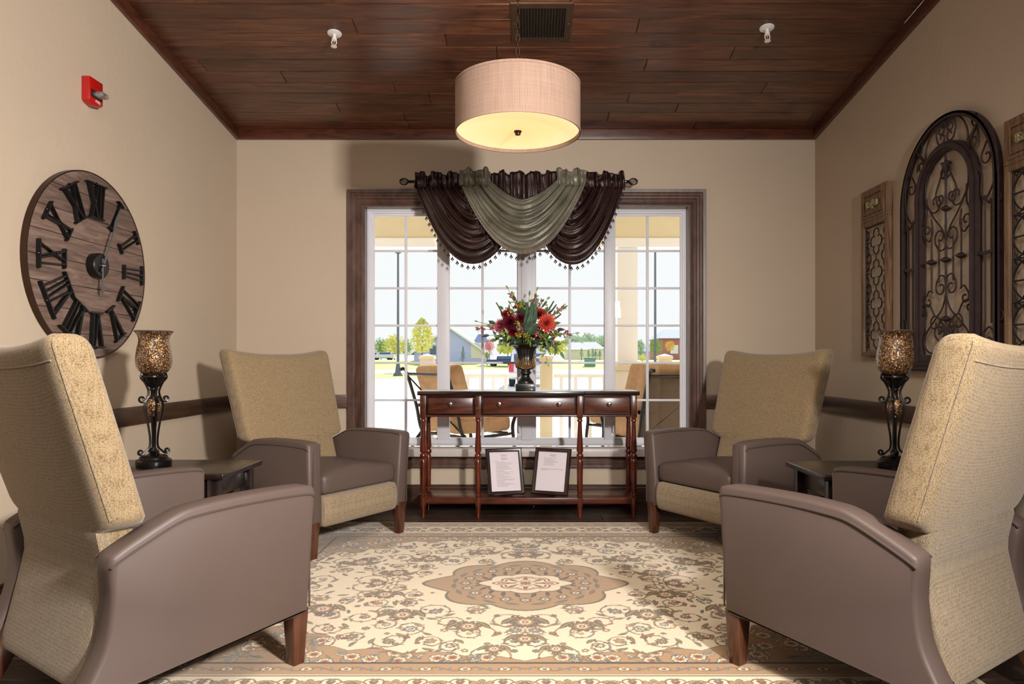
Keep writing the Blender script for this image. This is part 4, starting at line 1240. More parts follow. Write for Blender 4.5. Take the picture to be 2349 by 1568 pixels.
# with rz=+90: local +x -> world +y ; local -y -> world +x (out of the wall)
fa = on_left('fire_alarm_strobe', 2.976, 2.099, 'red fire alarm strobe high on the left wall', 'fire alarm')
fa.scale = (.80, 1, .92)
q = MB()
pr = [(-.058, .062), (.058, .062), (.058, -.046), (.040, -.058), (.0, -.066), (-.040, -.058), (-.058, -.046)]
q.prism_y(pr, -.036, 0); fo_ = q.build('housing', M['red'], fa, bev=.004)
q = MB(); q.box(-.046, .046, -.0375, -.0355, -.030, .006); q.build('black_surround', M['dark'], fo_)
q = MB(); q.soft((.060, .050, .026), (.004, -.052, -.012), .011, (8, 8, 6)); q.build('strobe_lens', M['lens'], fa, smooth=60)
q = MB(); q.lathe([(.004, -.030), (.010, -.034), (.013, -.044), (.012, -.046)], 20, M=Matrix.Rotation(PI/2, 4, 'X') @ Matrix.Scale(-1, 4, (0, 0, 1)), c=(-.012, 0, -.012)); q.box(-.038, .036, -.040, -.0375, -.024, .0); q.build('reflector', M['silver'], fa)
def text_obj(name, body, size, mat, parent, loc, rot):
    cu = bpy.data.curves.new(name, 'FONT'); cu.body = body; cu.size = size; cu.align_x = 'CENTER'; cu.align_y = 'CENTER'; cu.extrude = .0004; cu.space_character = 1.25
    t = bpy.data.objects.new(name+'_tmp', cu); COL.objects.link(t)
    dg = bpy.context.evaluated_depsgraph_get(); me = bpy.data.meshes.new_from_object(t.evaluated_get(dg)); bpy.data.objects.remove(t)
    me.materials.clear(); me.materials.append(mat)
    o = bpy.data.objects.new(name, me); COL.objects.link(o); o.parent = parent; o.location = loc; o.rotation_euler = rot; return o
text_obj('lettering', 'FIRE', .019, M['whitetext'], fa, (.012, -.0367, -.041), (PI/2, 0, 0))

# ------------------------------------------------------------------ clock
CR = .395
clk = on_left('wall_clock', 2.974, 1.352, 'large round grey-brown plank clock with black roman numerals on the left wall', 'clock')
mb = MB(); tones = []; rnd = random.Random(5)
nb = 8; bwid = 2*CR/nb
for k in range(nb):
    z0, z1 = -CR+k*bwid+.0012, -CR+(k+1)*bwid-.0012
    poly = []
    N = 22
    zs = [z0+(z1-z0)*i/N for i in range(N+1)]
    rt = [(math.sqrt(max(0, CR*CR-z*z)), z) for z in zs]; lt = [(-x, z) for x, z in reversed(rt)]
    poly = [p for p in rt+lt]
    n0 = len(mb.f); mb.prism_y(poly, -.024, -.008); t = rnd.uniform(.82, 1.12); tones += [t]*(len(mb.f)-n0)
n0 = len(mb.f)
mb.lathe([(CR-.004, 0), (CR-.004, .009)], 96, M=Matrix.Rotation(PI/2, 4, 'X')); tones += [.5]*(len(mb.f)-n0)
me = bpy.data.meshes.new('clock_face'); me.from_pydata(mb.v, [], mb.f); me.update()
at = me.color_attributes.new('tone', 'FLOAT_COLOR', 'CORNER'); cols = []
for p in me.polygons:
    for _ in p.loop_indices: cols += [tones[p.index]]*3+[1]
at.data.foreach_set('color', cols); me.materials.append(M['clockwood'])
bm = bmesh.new(); bm.from_mesh(me); bmesh.ops.recalc_face_normals(bm, faces=bm.faces); bm.to_mesh(me); bm.free()
o = bpy.data.objects.new('face', me); COL.objects.link(o); o.parent = clk
rg = MB(); rg.lathe([(CR-.001, .001), (CR+.004, .001), (CR+.004, .026), (CR-.001, .026)], 96, M=Matrix.Rotation(PI/2, 4, 'X'), close=False)
rg.f += [(3*96+i, 3*96+(i+1) % 96, (i+1) % 96, i) for i in range(96)]; rg.build('rim', M['bronze'], clk, smooth=30)
NUM = ['XII', 'I', 'II', 'III', 'IV', 'V', 'VI', 'VII', 'VIII', 'IX', 'X', 'XI']
def numeral(s_, ang):
    mb = MB(); r0, r1 = .205, .350; y0, y1 = -.046, -.030
    # widths
    wid = {'I': .022, 'V': .062, 'X': .062}
    tot = sum(wid[c_] for c_ in s_); x = -tot/2
    def bar(xa, za, xb, zb, t_=.0048):
        d = Vector((xb-xa, zb-za)); n_ = Vector((-d.y, d.x)).normalized()*t_/2
        poly = [(xa+n_.x, za+n_.y), (xb+n_.x, zb+n_.y), (xb-n_.x, zb-n_.y), (xa-n_.x, za-n_.y)]
        mb.prism_y(poly, y0, y1)
    for c_ in s_:
        w_ = wid[c_]; cx = x+w_/2
        # converge toward centre for readability of the wedge shape
        k0 = .78
        def X_(xx, z): return xx*(k0+(1.12-k0)*(z-r0)/(r1-r0))
        if c_ == 'I': bar(X_(cx, r0), r0, X_(cx, r1), r1); 
        elif c_ == 'V': bar(X_(cx-w_*.42, r1), r1, cx*k0, r0); bar(X_(cx+w_*.42, r1), r1, cx*k0, r0, .0045); bar(X_(cx-w_*.30, r1), r1, cx*k0+.006, r0, .004)
        else: bar(X_(cx-w_*.42, r1), r1, X_(cx+w_*.42, r0), r0); bar(X_(cx+w_*.42, r1), r1, X_(cx-w_*.42, r0), r0, .0045); bar(X_(cx-w_*.28, r1), r1, X_(cx+w_*.50, r0), r0, .004)
        x += w_
    hw = tot/2+.008
    bar(-hw*1.12, r1, hw*1.12, r1, .006); bar(-hw*.80, r0, hw*.80, r0, .006)
    for z in (r0+.01, r1-.01): mb.lathe([(.004, 0), (.004, .012)], 10, M=Matrix.Rotation(PI/2, 4, 'X'), c=(0, -.022, z))
    mb.lathe([(.003, 0), (.006, .003), (.003, .006)], 10, c=(0, -.038, r1+.003))
    mb.xform(Matrix.Rotation(ang, 4, 'Y')); mb.build('numeral', M['clockblack'], clk, smooth=0)
for k, s_ in enumerate(NUM): numeral(s_, k*PI/6)
q = MB(); q.lathe([(.052, .0), (.054, .004), (.054, .034), (.050, .038), (.002, .038)], 48, M=Matrix.Rotation(PI/2, 4, 'X'), c=(0, -.0245, 0)); q.build('movement_hub', M['clockblack'], clk)
M['hand'] = flat('grey_clock_hand', S(96, 96, 98), .35, .4)
def hand(ang, L, w_, y):
    mb = MB(); P = [(-w_*.5, -.03), (w_*.5, -.03), (w_*.35, L*.62), (w_*1.1, L*.72), (w_*.9, L*.82), (0, L), (-w_*.9, L*.82), (-w_*1.1, L*.72), (-w_*.35, L*.62)]
    mb.prism_y(P, y-.0025, y); mb.xform(Matrix.Rotation(ang, 4, 'Y')); mb.build('clock_hand', M['hand'], clk, smooth=0)
hand(R(24), .300, .010, -.068); hand(R(181), .125, .011, -.0645)
q = MB(); q.lathe([(.010, 0), (.010, .008), (.004, .014)], 20, M=Matrix.Rotation(PI/2, 4, 'X'), c=(0, -.062, 0)); q.build('hand_nut', M['silver'], clk)

# ------------------------------------------------------------------ right wall decor; rz=-90: local +x -> world -y, local -y -> world -x (out of the wall)
def on_right(name, y, z, label, cat, group=None): return empty(name, (XR-.0005, y, z), label=label, cat=cat, group=group, rot=(0, 0, -PI/2))
ar = on_right('arched_wall_grille', 3.060, .893, 'tall arched brown iron scrollwork grille on the right wall', 'wall decoration')
def arch(hw, spring, z0, n=40):
    P = [(-hw, z0)]+[(-hw*math.cos(PI*i/n), spring+hw*math.sin(PI*i/n)) for i in range(n+1)]+[(hw, z0)]
    return P
def band(P, w_, y0, y1, closed=True):
    """flat bar frame following P, w_ wide inward"""
    mb = MB(); n = len(P); inn = []
    for i in range(n):
        if i == 0: inn.append((P[0][0]+w_, P[0][1]))
        elif i == n-1: inn.append((P[-1][0]-w_, P[-1][1]))
        else:
            t = Vector((P[i+1][0]-P[i-1][0], P[i+1][1]-P[i-1][1])).normalized(); inn.append((P[i][0]+t.y*w_, P[i][1]-t.x*w_))
    vs_ = []
    for Y2 in (y0, y1): vs_ += [(p[0], Y2, p[1]) for p in P]+[(p[0], Y2, p[1]) for p in inn]
    fs = []; m2 = 2*n
    for i in range(n-1):
        fs += [(i, i+1, n+i+1, n+i), (m2+i, m2+n+i, m2+n+i+1, m2+i+1), (i, m2+i, m2+i+1, i+1), (n+i, n+i+1, m2+n+i+1, m2+n+i)]
    for i in (0, n-1): fs.append((i, n+i, m2+n+i, m2+i))
    return mb.add(vs_, fs)
mb = band(arch(.350, .790, .0), .010, -.034, -.004); mb.v, mb.f = mb.v, mb.f
b2 = band(arch(.350, .790, .0), .022, -.034, -.030); mb.add(b2.v, b2.f)
mb.box(-.350, .350, -.034, -.004, 0, .045); mb.box(-.345, .345, -.040, -.034, .008, .018); mb.box(-.345, .345, -.040, -.034, .028, .038)
mb.build('outer_frame', M['gratebrown'], ar, smooth=30, bev=.0)
mb = band(arch(.222, .797, .045), .040, -.034, -.006); b2 = band(arch(.212, .797, .045), .020, -.041, -.034); mb.add(b2.v, b2.f)
mb.box(-.222, .222, -.036, -.006, .045, .075); mb.build('inner_frame', M['gratebrown'], ar, smooth=30)
def sc3(mb, pts2, r_=.0037, y=-.020): mb.tube([(p[0], y, p[1]) for p in pts2], r_, 7)
W = MB()
def both(pts, *a, **k):
    a = list(a)
    for i_ in (0, 2):
        if len(a) > i_: a[i_] *= 1.65
    k.setdefault('turns', 1.0)
    sc3(W, scroll2(pts, *a, **k)); 
    k2 = dict(k); P2 = [(-p[0], p[1]) for p in pts]
    a = list(a)
    for i_ in (1, 3):
        if len(a) > i_: a[i_] = -a[i_]
    for key in ('sa', 'sb'):
        if key in k2: k2[key] = -k2[key]
    sc3(W, scroll2(P2, *a, **k2))
# side bars
for s2 in (-1, 1):
    for x in (.262, .300): W.tube([(s2*x, -.020, .06+(.14 if x > .28 else .16)), (s2*x, -.020, .72 if x < .28 else .70)], .0035, 7)
    W.box(min(s2*.222, s2*.345), max(s2*.222, s2*.345), -.026, -.014, .482, .494)
    # radial struts
    a = R(48); W.tube([(s2*.222*math.cos(a), -.02, .797+.222*math.sin(a)), (s2*.342*math.cos(a), -.02, .79+.342*math.sin(a))], .007, 8)
    # lower side scroll
both([(.325, .05), (.318, .14), (.290, .185), (.255, .165)], 0, 1, .026, 1)
both([(.335, .10), (.322, .175), (.318, .22)], 0, 1, .020, -1)
both([(.245, .05), (.25, .12), (.262, .22)], 0, 1, 0, 1)
# upper side scrolls
both([(.300, .70), (.285, .685), (.262, .72)], 0, 1, 0, 1)
both([(.245, .80), (.240, .74), (.262, .705), (.300, .74), (.325, .80), (.322, .90), (.285, .945), (.245, .90)], .020, 1, .022, 1)
both([(.318, .76), (.312, .71), (.325, .685)], 0, 1, .014, 1)
# crown scrolls
both([(.225, .945), (.215, 1.01), (.19, 1.03)], 0, 1, .018, -1)
both([(.155, .965), (.150, 1.03), (.105, 1.095), (.045, 1.115)], .020, 1, .020, 1)
both([(.06, 1.035), (.070, 1.07), (.055, 1.11), (.02, 1.118)], .019, -1, .012, 1)
# centre panel
W.tube([(0, -.02, .075), (0, -.02, .97)], .0045, 8)
for x, z0, z1 in ((.052, .40, .60), (.108, .36, .66), (.15, .40, .60)):
    for s2 in (-1, 1):
        if x < .14: W.tube([(s2*x, -.02, z0), (s2*x, -.02, z1)], .0036, 7)
both([(0, .98), (.05, .975), (.12, .93), (.155, .86), (.150, .78), (.115, .735)], 0, 1, .030, -1)
both([(.0, .58), (.03, .64), (.09, .70), (.15, .78)], 0, 1, 0, 1)
both([(.0, .58), (.008, .55), (.045, .545), (.075, .575)], 0, 1, .026, 1)
both([(.145, .80), (.145, .73), (.165, .69)], 0, 1, .018, 1)
both([(.11, .70), (.100, .64), (.125, .60), (.16, .62)], 0, 1, .020, 1)
both([(.02, .90), (.05, .85), (.075, .80), (.055, .745), (.03, .755)], .022, 1, .014, -1)
both([(.0, .36), (.010, .42), (.045, .43), (.070, .40)], 0, 1, .024, -1)
both([(.0, .345), (.03, .28), (.09, .23), (.155, .17), (.165, .12), (.12, .085), (.03, .085)], 0, 1, 0, 1)
both([(.10, .36), (.125, .37), (.155, .34)], 0, 1, .018, -1)
both([(.085, .25), (.12, .30), (.155, .31)], 0, 1, .019, -1)
both([(.06, .245), (.020, .205), (.015, .16), (.045, .135), (.075, .155)], .024, -1, .020, 1)
both([(.0, .22), (.03, .235), (.055, .21)], 0, 1, .015, -1)
W.build('scrollwork', M['gratebrown'], ar, smooth=60)
for x, z in ((0, .497), (-.108, .500), (.108, .500), (0, .725), (0, .235)):
    q = MB(); h_ = .014; q.lathe([(.002, -h_), (.008, -h_*.9), (.027, -.002), (.027, .002), (.008, h_*.9), (.002, h_)], 4, (x, -.02, z)); q.build('diamond_boss', M['gratebrown'], ar, smooth=0)
for z, sg in ((.895, 1), (.140, -1)):
    q = MB(); q.lathe([(.004, -.045), (.012, -.030), (.008, -.018), (.013, 0), (.018, .022), (.026, .036), (.008, .040), (.003, .055)], 12, flute=lambda a, zz: 1+.25*math.cos(6*a), M=Matrix.Diagonal((1, .6, sg)), c=(0, -.02, z)); q.build('leaf_finial', M['gratebrown'], ar, smooth=60)

def make_panel(root, style):
    Wd, H = .270, .900
    f = MB(); frame_profile(f, -Wd/2+.026, Wd/2-.026, .026, .700, [(0, .006), (0, .030), (.004, .034), (.026, .034), (.026, .0), (0, 0)])
    f.box(-Wd/2, Wd/2, -.034, 0, .7265, H)
    f.build('wood_frame', M['rustic'], root, bev=.0015, smooth=20)
    pn = MB(); frame_profile(pn, -Wd/2+.030, Wd/2-.030, .752, H-.028, [(-.006, .034), (-.006, .037), (0, .040), (.008, .038), (.008, .034)])
    # rope moulding
    for s2 in (-1, 1):
        x = s2*(Wd/2-.040)
        pn.tube([(x+.0022*math.cos(q*1.2), -.038+.0022*math.sin(q*1.2), .756+q*(.112/50)) for q in range(51)], .0026, 6)
        pn.tube([(-Wd/2+.044+q*((Wd-.088)/80), -.038+.0022*math.sin(q*1.2), (.762 if s2 < 0 else H-.036)+.0022*math.cos(q*1.2)) for q in range(81)], .0026, 6)
    pn.build('moulding', M['rustic'], root, smooth=60)
    om = MB(); zc = .812
    for k in range(10):
        a = k*PI/5; leaf_mesh(om, Vector((0, -.040, zc)), Vector((math.cos(a), -.1, math.sin(a)*.75)), .050 if k % 5 == 0 else .032, .016, nrm=(0, -1, 0), curl=.15)
    for s2 in (-1, 1):
        om.tube([(s2*p.x, -.042, zc+p.y) for p in scroll2([(.01, 0), (.035, .014), (.055, .0)], 0, 1, .010, -1)], .0035, 6)
        om.tube([(s2*p.x, -.042, zc-p.y) for p in scroll2([(.01, 0), (.035, .014), (.055, .0)], 0, 1, .010, -1)], .0035, 6)
    om.ball((0, -.040, zc), .012, 14, 8, (1, .7, 1)); om.build('carved_ornament', M['ornament'], root, smooth=60, thick=.002)
    g = MB(); y = -.018; r_ = .0034
    x0, x1, z0, z1 = -Wd/2+.030, Wd/2-.030, .030, .697
    g.tube([(x0, y, z0), (x1, y, z0), (x1, y, z1), (x0, y, z1)], .004, 8, closed=True)
    def arc(cx, cz, R_, a0, a1, n=14): g.tube([(cx+R_*math.cos(a0+(a1-a0)*i/n), y, cz+R_*math.sin(a0+(a1-a0)*i/n)) for i in range(n+1)], r_, 7)
    if style == 'quatrefoil':
        n = 4; P = (z1-z0)/n
        for k in range(n):
            cz = z0+P*(k+.5); q = .028; d2 = .030
            for j in range(4):
                a = j*PI/2; arc(d2*math.cos(a), cz+d2*1.35*math.sin(a), q, a-2.0, a+2.0)
            g.tube([(d2+q, y, cz), (x1, y, cz)], r_, 7); g.tube([(-d2-q, y, cz), (x0, y, cz)], r_, 7)
        g.tube([(0, y, z0), (0, y, z0+.018)], r_, 7)
        for k in range(n-1):
            cz = z0+P*(k+1); g.tube([(0, y, cz-P/2+.070), (0, y, cz+P/2-.070)], r_, 7)
        for k in range(n+1):
            cz = z0+P*k
            for s2 in (-1, 1):
                xx = x1 if s2 > 0 else x0
                for dz in (-1, 0, 1):
                    zc2 = cz+dz*.040
                    if z0+.02 < zc2 < z1-.02: arc(xx-s2*(0.0 if dz else .022), zc2, .026, (PI/2 if s2 > 0 else -PI/2), (3*PI/2 if s2 > 0 else PI/2))
    else:
        n = 4; P = (z1-z0)/n; hw = x1
        for k in range(n):
            cz = z0+P*(k+.5)
            arc(x0, cz, hw*.999 if hw < P/2 else P/2, -PI/2, PI/2); arc(x1, cz, min(hw, P/2), PI/2, 3*PI/2)
            g.tube([(hw*math.cos(2*PI*i/36), y, cz+P/2*math.sin(2*PI*i/36)) for i in range(36)], r_, 7, closed=True)
        for k in range(1, 2*n): g.tube([(x0, y, z0+P*k/2), (x1, y, z0+P*k/2)], r_, 7)
        for k in range(n+1):
            cz = z0+P*k
    g.build('iron_lattice', M['grateblack'], root, smooth=60)
pa = on_right('carved_wall_panel', 3.675, .968, 'narrow carved wood panel with quatrefoil iron lattice, left of the arched grille', 'wall decoration'); make_panel(pa, 'quatrefoil')
pb = on_right('carved_wall_panel', 2.532, .965, 'narrow carved wood panel with circle iron lattice, cut by the right edge of the photo', 'wall decoration'); make_panel(pb, 'circle')

# ------------------------------------------------------------------ curtain rod and valance
RY, RZ = 4.375, 2.080
rod = empty('curtain_rod', (0, RY, RZ), label='dark metal curtain rod with wire cage finials above the window', cat='curtain rod')
q = MB(); q.tube([(-.745, 0, 0), (.632, 0, 0)], .009, 12); q.build('rod', M['black'], rod)
for s2, xe in ((-1, -.745), (1, .632)):
    q = MB(); xc = xe+s2*.040
    for k in range(7):
        a = k*PI/7
        q.tube([(xc+.028*math.cos(t), .021*math.sin(t)*math.cos(a), .021*math.sin(t)*math.sin(a)) for t in [2*PI*i/24 for i in range(24)]], .0018, 5, closed=True)
    q.lathe([(.010, 0), (.012, .004), (.007, .008), (.011, .013), (.005, .016)], 16, M=Matrix.Rotation(s2*PI/2, 4, 'Y'), c=(xe-s2*.002, 0, 0))
    q.build('finial', M['black'], rod, smooth=60)
    q = MB(); q.tube([(xe-s2*.03, 0, -.006), (xe-s2*.03, .09, -.006), (xe-s2*.03, .1235, -.006)], .005, 8); q.box(xe-s2*.03-.012, xe-s2*.03+.012, .119, .1245, -.035, .025); q.build('bracket', M['black'], rod)
def hdr(mb, x0, x1, z0, z1, y, seed, amp=.012):
    rnd = random.Random(seed); ph = [rnd.uniform(0, 6) for _ in range(6)]
    n = max(12, int((x1-x0)/.0035)); fz = 10
    def f(u, v):
        x = x0+(x1-x0)*u; s = x*1.0
        w = math.sin(s*165+ph[0])*.55+math.sin(s*247+ph[1]+2.5*v)*.4+math.sin(s*95+ph[2])*.5
        pinch = 1-.55*math.exp(-((v-.45)/.16)**2)
        ztop = z1+.011*math.sin(s*61+ph[3])+.007*math.sin(s*113+ph[4])
        z = z0+(ztop-z0)*v
        yy = y-.030-.010*math.sin(PI*min(1, v*1.4))+amp*w*pinch
        return (x+.004*math.sin(s*190+ph[5]+3*v), yy, z)
    mb.grid(f, n, fz)
def swag(name, xl, xr, g0, s0, s1, y, mat, fr, hz, label, seed, nf=6, skew=0, gl=None, gr=None, headers=()):
    gl = g0 if gl is None else gl; gr = g0 if gr is None else gr
    root = empty(name, (0, RY, RZ), label=label, cat='valance', group='satin swags on the curtain rod')
    rnd = random.Random(seed)
    def P(u, v):
        a = xl+gl*(1-v)**1.1; b_ = xr-gr*(1-v)**1.1
        t = 2*u-1
        x = a+(b_-a)*u
        sag = s0+(s1-s0)*v**.92
        sh = 1-abs(t)**(1.75+.35*v)
        z = -.012-sag*sh
        env = sh**.55
        ph = 2*PI*nf*(v**1.0)
        q_ = ph/2+.5*t*math.sin(v*5+seed)+.25*math.sin(v*9+seed)
        fold = 1.6*(.5-abs(math.sin(q_))**.7)+.28*math.sin(2.7*ph+1+2.2*t)
        edge = (1-sh)**3
        yy = y-.020-.075*sh*(.35+.65*math.sin(PI*min(1, v*.8+.1)))+.024*fold*env*(1-.75*v*v)
        yy += .007*math.sin(v*62+seed+u*6)*(1-env)+.0035*math.sin(v*23+t*5+seed)*env
        z += -.007*math.cos(ph+.35*t)*env
        return Vector((x, yy+.004*math.sin(9*t+7*v+seed), z))
    mb = MB(); mb.grid(lambda u, v: P(u, v), 72, 90); mb.build('drape', mat, root, smooth=80, thick=.0016)
    for (a, b_, z0_, z1_) in headers:
        hb = MB(); hdr(hb, a, b_, z0_, z1_, y, seed+int(a*100)); hb.build('ruffled_header', mat, root, smooth=80, thick=.0014)
    fb = MB(); E = [P(i/120, 1.0) for i in range(121)]
    # braid
    fb.grid(lambda u, v: tuple(P(u, 1.0)+Vector((0, -.004+.003*math.sin(u*420+v*9), (-.014 if mat is M['satin_dark'] else -.006)*v+(.004 if mat is M['satin_dark'] else .022*(1-v))))), 240, 6)
    fb.build('braid', fr, root, smooth=60, thick=.002)
    tb_ = MB(); L = 0; last = E[0]; 
    for p in E:
        L += (p-last).length; last = p
        if L > .034:
            L = 0; h_ = .012
            tb_.tube([p+Vector((0, -.003, -.006)), p+Vector((0, -.003, -.026))], .0009, 4)
            b0 = p+Vector((0, -.003, -.030)); tb_.ball(b0, .0060, 8, 6)
            for s2 in (-1, 1): tb_.ball(b0+Vector((s2*.0058, 0, -.008)), .0048, 8, 6)
            tb_.ball(b0+Vector((0, 0, -.016)), .0036, 8, 6)
    tb_.build('bead_fringe', M['fringe_d'] if mat is M['satin_dark'] else M['fringe_d'], root, smooth=80)
    return root
k_ = RY/F_PX
X_ = lambda px: (px-1210)*k_
swag('swag_valance', X_(953), X_(1219), .20, .10, .500, .012, M['satin_dark'], M['fringe_d'], 0, 'dark brown satin swag hanging at the left end of the rod', 3, 5, gl=.27, gr=.20, headers=((X_(952), X_(1062), -.045, .052),))
swag('swag_valance', X_(1192), X_(1431), .20, .10, .505, .010, M['satin_dark'], M['fringe_d'], 0, 'dark brown satin swag hanging at the right end of the rod', 5, 5, gl=.20, gr=.24, headers=((X_(1336), X_(1432), -.045, .052),))
swag('swag_valance', X_(1057), X_(1343), .19, .115, .455, -.062, M['satin_olive'], M['fringe_o'], 0, 'olive grey satin swag in the middle, in front of the dark swags', 8, 5, headers=((X_(1057), X_(1128), -.050, .052), (X_(1275), X_(1342), -.050, .052)))
rf = empty('ruffle_valance', (0, RY, RZ), label='short gathered dark brown satin ruffle in the gap above the middle swag', cat='valance')
q = MB(); hdr(q, X_(1124), X_(1280), -.135, .055, .006, 9, .010); q.build('gathered_cloth', M['satin_dark'], rf, smooth=80, thick=.0014)

# ------------------------------------------------------------------ outside
GZ = -.10
def gz(y): return GZ if y < 90 else GZ+1.25*min(1, (y-90)/22)
M['concrete'] = flat('pale_concrete', S(240, 238, 234), .8, var=.03, vs_=1.2)
M['grass'] = flat('lawn_grass', S(186, 200, 110), .9, var=.22, vs_=.6)
M['asphalt'] = flat('grey_asphalt', S(214, 214, 216), .85, var=.04, vs_=.5)
M['stucco'] = flat('beige_porch_paint', S(232, 218, 184), .7, var=.03)
M['trimwhite'] = flat('white_exterior_trim', S(248, 247, 244), .6, var=.01)
M['siding'] = flat('blue_grey_siding', S(200, 202, 244), .8, var=.05, vs_=1, vscale=(.2, .2, 6))
M['roofblue'] = flat('slate_roof', S(150, 164, 196), .85, var=.1, vs_=2)
M['roofgrey'] = flat('grey_roof', S(188, 188, 194), .85, var=.1, vs_=2)
M['redsiding'] = flat('red_brick_siding', S(190, 124, 120), .85, var=.1, vs_=2)
M['cream'] = flat('cream_siding', S(240, 230, 214), .8, var=.03)
M['bark'] = flat('bark', S(84, 70, 58), .9)
M['post'] = flat('dark_post_paint', S(104, 107, 114), .5)
M['cushion'] = flat('tan_outdoor_cushion', S(176, 138, 100), .9, var=.12, vs_=25, bmp=.3, bs=300)
M['sling'] = flat('brown_sling_mesh', S(92, 74, 56), .8, var=.1, vs_=50)
def leafy(n, c): return flat(n, c, .8, var=.35, vs_=2.5)
M['t_green'] = leafy('green_foliage', S(150, 172, 100)); M['t_yel'] = leafy('yellow_green_foliage', S(222, 216, 120)); M['t_red'] = leafy('red_autumn_foliage', S(240, 120, 110))
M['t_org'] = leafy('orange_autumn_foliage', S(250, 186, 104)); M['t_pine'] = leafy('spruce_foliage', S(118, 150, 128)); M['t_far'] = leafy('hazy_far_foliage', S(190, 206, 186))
def st_box(name, b_, mat, bev=0):
    q = MB(); q.box(*b_); return structure(q, name, mat, bev)
q = MB(); q.box(-4.5, 4.5, YB+.1405, 7.55, -.12, -.03); structure(q, 'porch_slab', M['concrete'])
def ground_strip(name, y0, y1, mat, n=1, zoff=0):
    q = MB()
    for i in range(n):
        a, b_ = y0+(y1-y0)*i/n, y0+(y1-y0)*(i+1)/n
        q.add([(-160, a, gz(a)+zoff), (160, a, gz(a)+zoff), (160, b_, gz(b_)+zoff), (-160, b_, gz(b_)+zoff), (-160, a, -2), (160, a, -2), (160, b_, -2), (-160, b_, -2)],
              [(0, 1, 2, 3), (7, 6, 5, 4), (0, 4, 5, 1), (2, 6, 7, 3), (0, 3, 7, 4), (1, 5, 6, 2)])
    return structure(q, name, mat, smooth=0)
ground_strip('parking_lot', 7.6, 40, M['concrete'])
ground_strip('kerb', 40.02, 41.5, M['asphalt'], 1, .02)
ground_strip('lawn_strip', 41.52, 58, M['grass'], 1, .03)
ground_strip('road', 58.02, 84, M['asphalt'])
ground_strip('far_lawn', 84.02, 260, M['grass'], 30, .0)
# porch header and soffit
PY = 7.5
st_box('porch_beam', (-4.5, 4.5, PY-.10, PY+.12, 2.262, 2.60), M['stucco'])
st_box('porch_fascia', (-4.5, 4.5, PY-.12, PY+.14, 2.165, 2.26), M['trimwhite'])
q = MB(); q.box(-4.5, 4.5, YB+.1405, PY+.5, 2.602, 2.66)
for i in range(18): q.box(-4.5+i*.5, -4.49+i*.5, YB+.2, PY-.12, 2.597, 2.602)
structure(q, 'porch_ceiling', M['cream'])
q = MB(); q.box(-4.5, XL-.125, YB, YB+.14, -.1, 2.6); q.box(XR+.125, 4.5, YB, YB+.14, -.1, 2.6); structure(q, 'wall_outside', M['cream'])
def pxz(px, d): return (px-1210)*d/F_PX
def zz(py, d): return CAM_H+(828-py)*d/F_PX
def pier(px0, px1, ptop, label):
    x0, x1 = pxz(px0, PY), pxz(px1, PY); zt = zz(ptop, PY)
    o = empty('porch_pier', ((x0+x1)/2, PY, -.03), label=label, cat='post', group='short beige piers along the porch railing')
    w_ = (x1-x0)/2
    q = MB(); q.box(-w_*.92, w_*.92, -w_*.92, w_*.92, 0, zt-.02); q.build('shaft', M['stucco'], o, bev=.004)
    q = MB(); h0 = zt+.03-.045; q.box(-w_*1.06, w_*1.06, -w_*1.06, w_*1.06, h0-.012, h0+.02)
    q.add([(-w_, -w_, h0+.0205), (w_, -w_, h0+.0205), (w_, w_, h0+.0205), (-w_, w_, h0+.0205), (0, 0, h0+.045)], [(3, 2, 1, 0), (0, 1, 4), (1, 2, 4), (2, 3, 4), (3, 0, 4)])
    q.build('cap', M['stucco'], o)
pier(964, 997, 811, 'short beige porch pier with a cap, behind the left patio chair')
pier(1237, 1268, 811, 'short beige porch pier with a cap, just right of the urn')
pier(1509, 1540, 811, 'short beige porch pier with a cap, behind the right patio chairs')
co_ = empty('porch_column', (pxz(1437, PY), PY, -.03), label='white square porch column on a stone base rising to the beam', cat='column')
w_ = pxz(1460, PY)-pxz(1437, PY)
q = MB(); q.box(-w_, w_, -w_*.8, w_*.8, .935, 2.194); q.build('shaft', M['trimwhite'], co_, bev=.004)
q = MB(); q.box(-w_*1.6, w_*1.6, -w_*1.3, w_*1.3, .87, .934); q.build('cap_stone', M['stucco'], co_, bev=.004)
q = MB(); q.box(-w_*1.4, w_*1.4, -w_*1.1, w_*1.1, 0, .869); q.build('base', M['cream'], co_, bev=.004)
def railing(xa, xb, label):
    o = empty('porch_railing', ((xa+xb)/2, PY, 0), label=label, cat='railing', group='white porch railing sections')
    h_ = (xb-xa)/2
    q = MB(); q.box(-h_, h_, -.035, .035, .765, .80); q.build('top_rail', M['trimwhite'], o, bev=.003)
    q = MB(); q.box(-h_, h_, -.02, .02, .06, .10); q.build('bottom_rail', M['trimwhite'], o, bev=.003)
    n = max(2, int((xb-xa)/.135))
    for i in range(n):
        x = -h_+(i+.5)*2*h_/n; q = MB(); q.box(x-.018, x+.018, -.016, .016, .1005, .7645); q.build('baluster', M['trimwhite'], o)
    for x in (-h_+.03, h_-.03):
        q = MB(); q.box(x-.02, x+.02, -.02, .02, -.03, .0595); q.build('foot', M['trimwhite'], o)
railing(pxz(998, PY)+.01, pxz(1236, PY)-.01, 'white porch railing section between the left pier and the middle pier')
railing(pxz(1269, PY)+.01, pxz(1411, PY)-.04, 'white porch railing section between the middle pier and the white column')

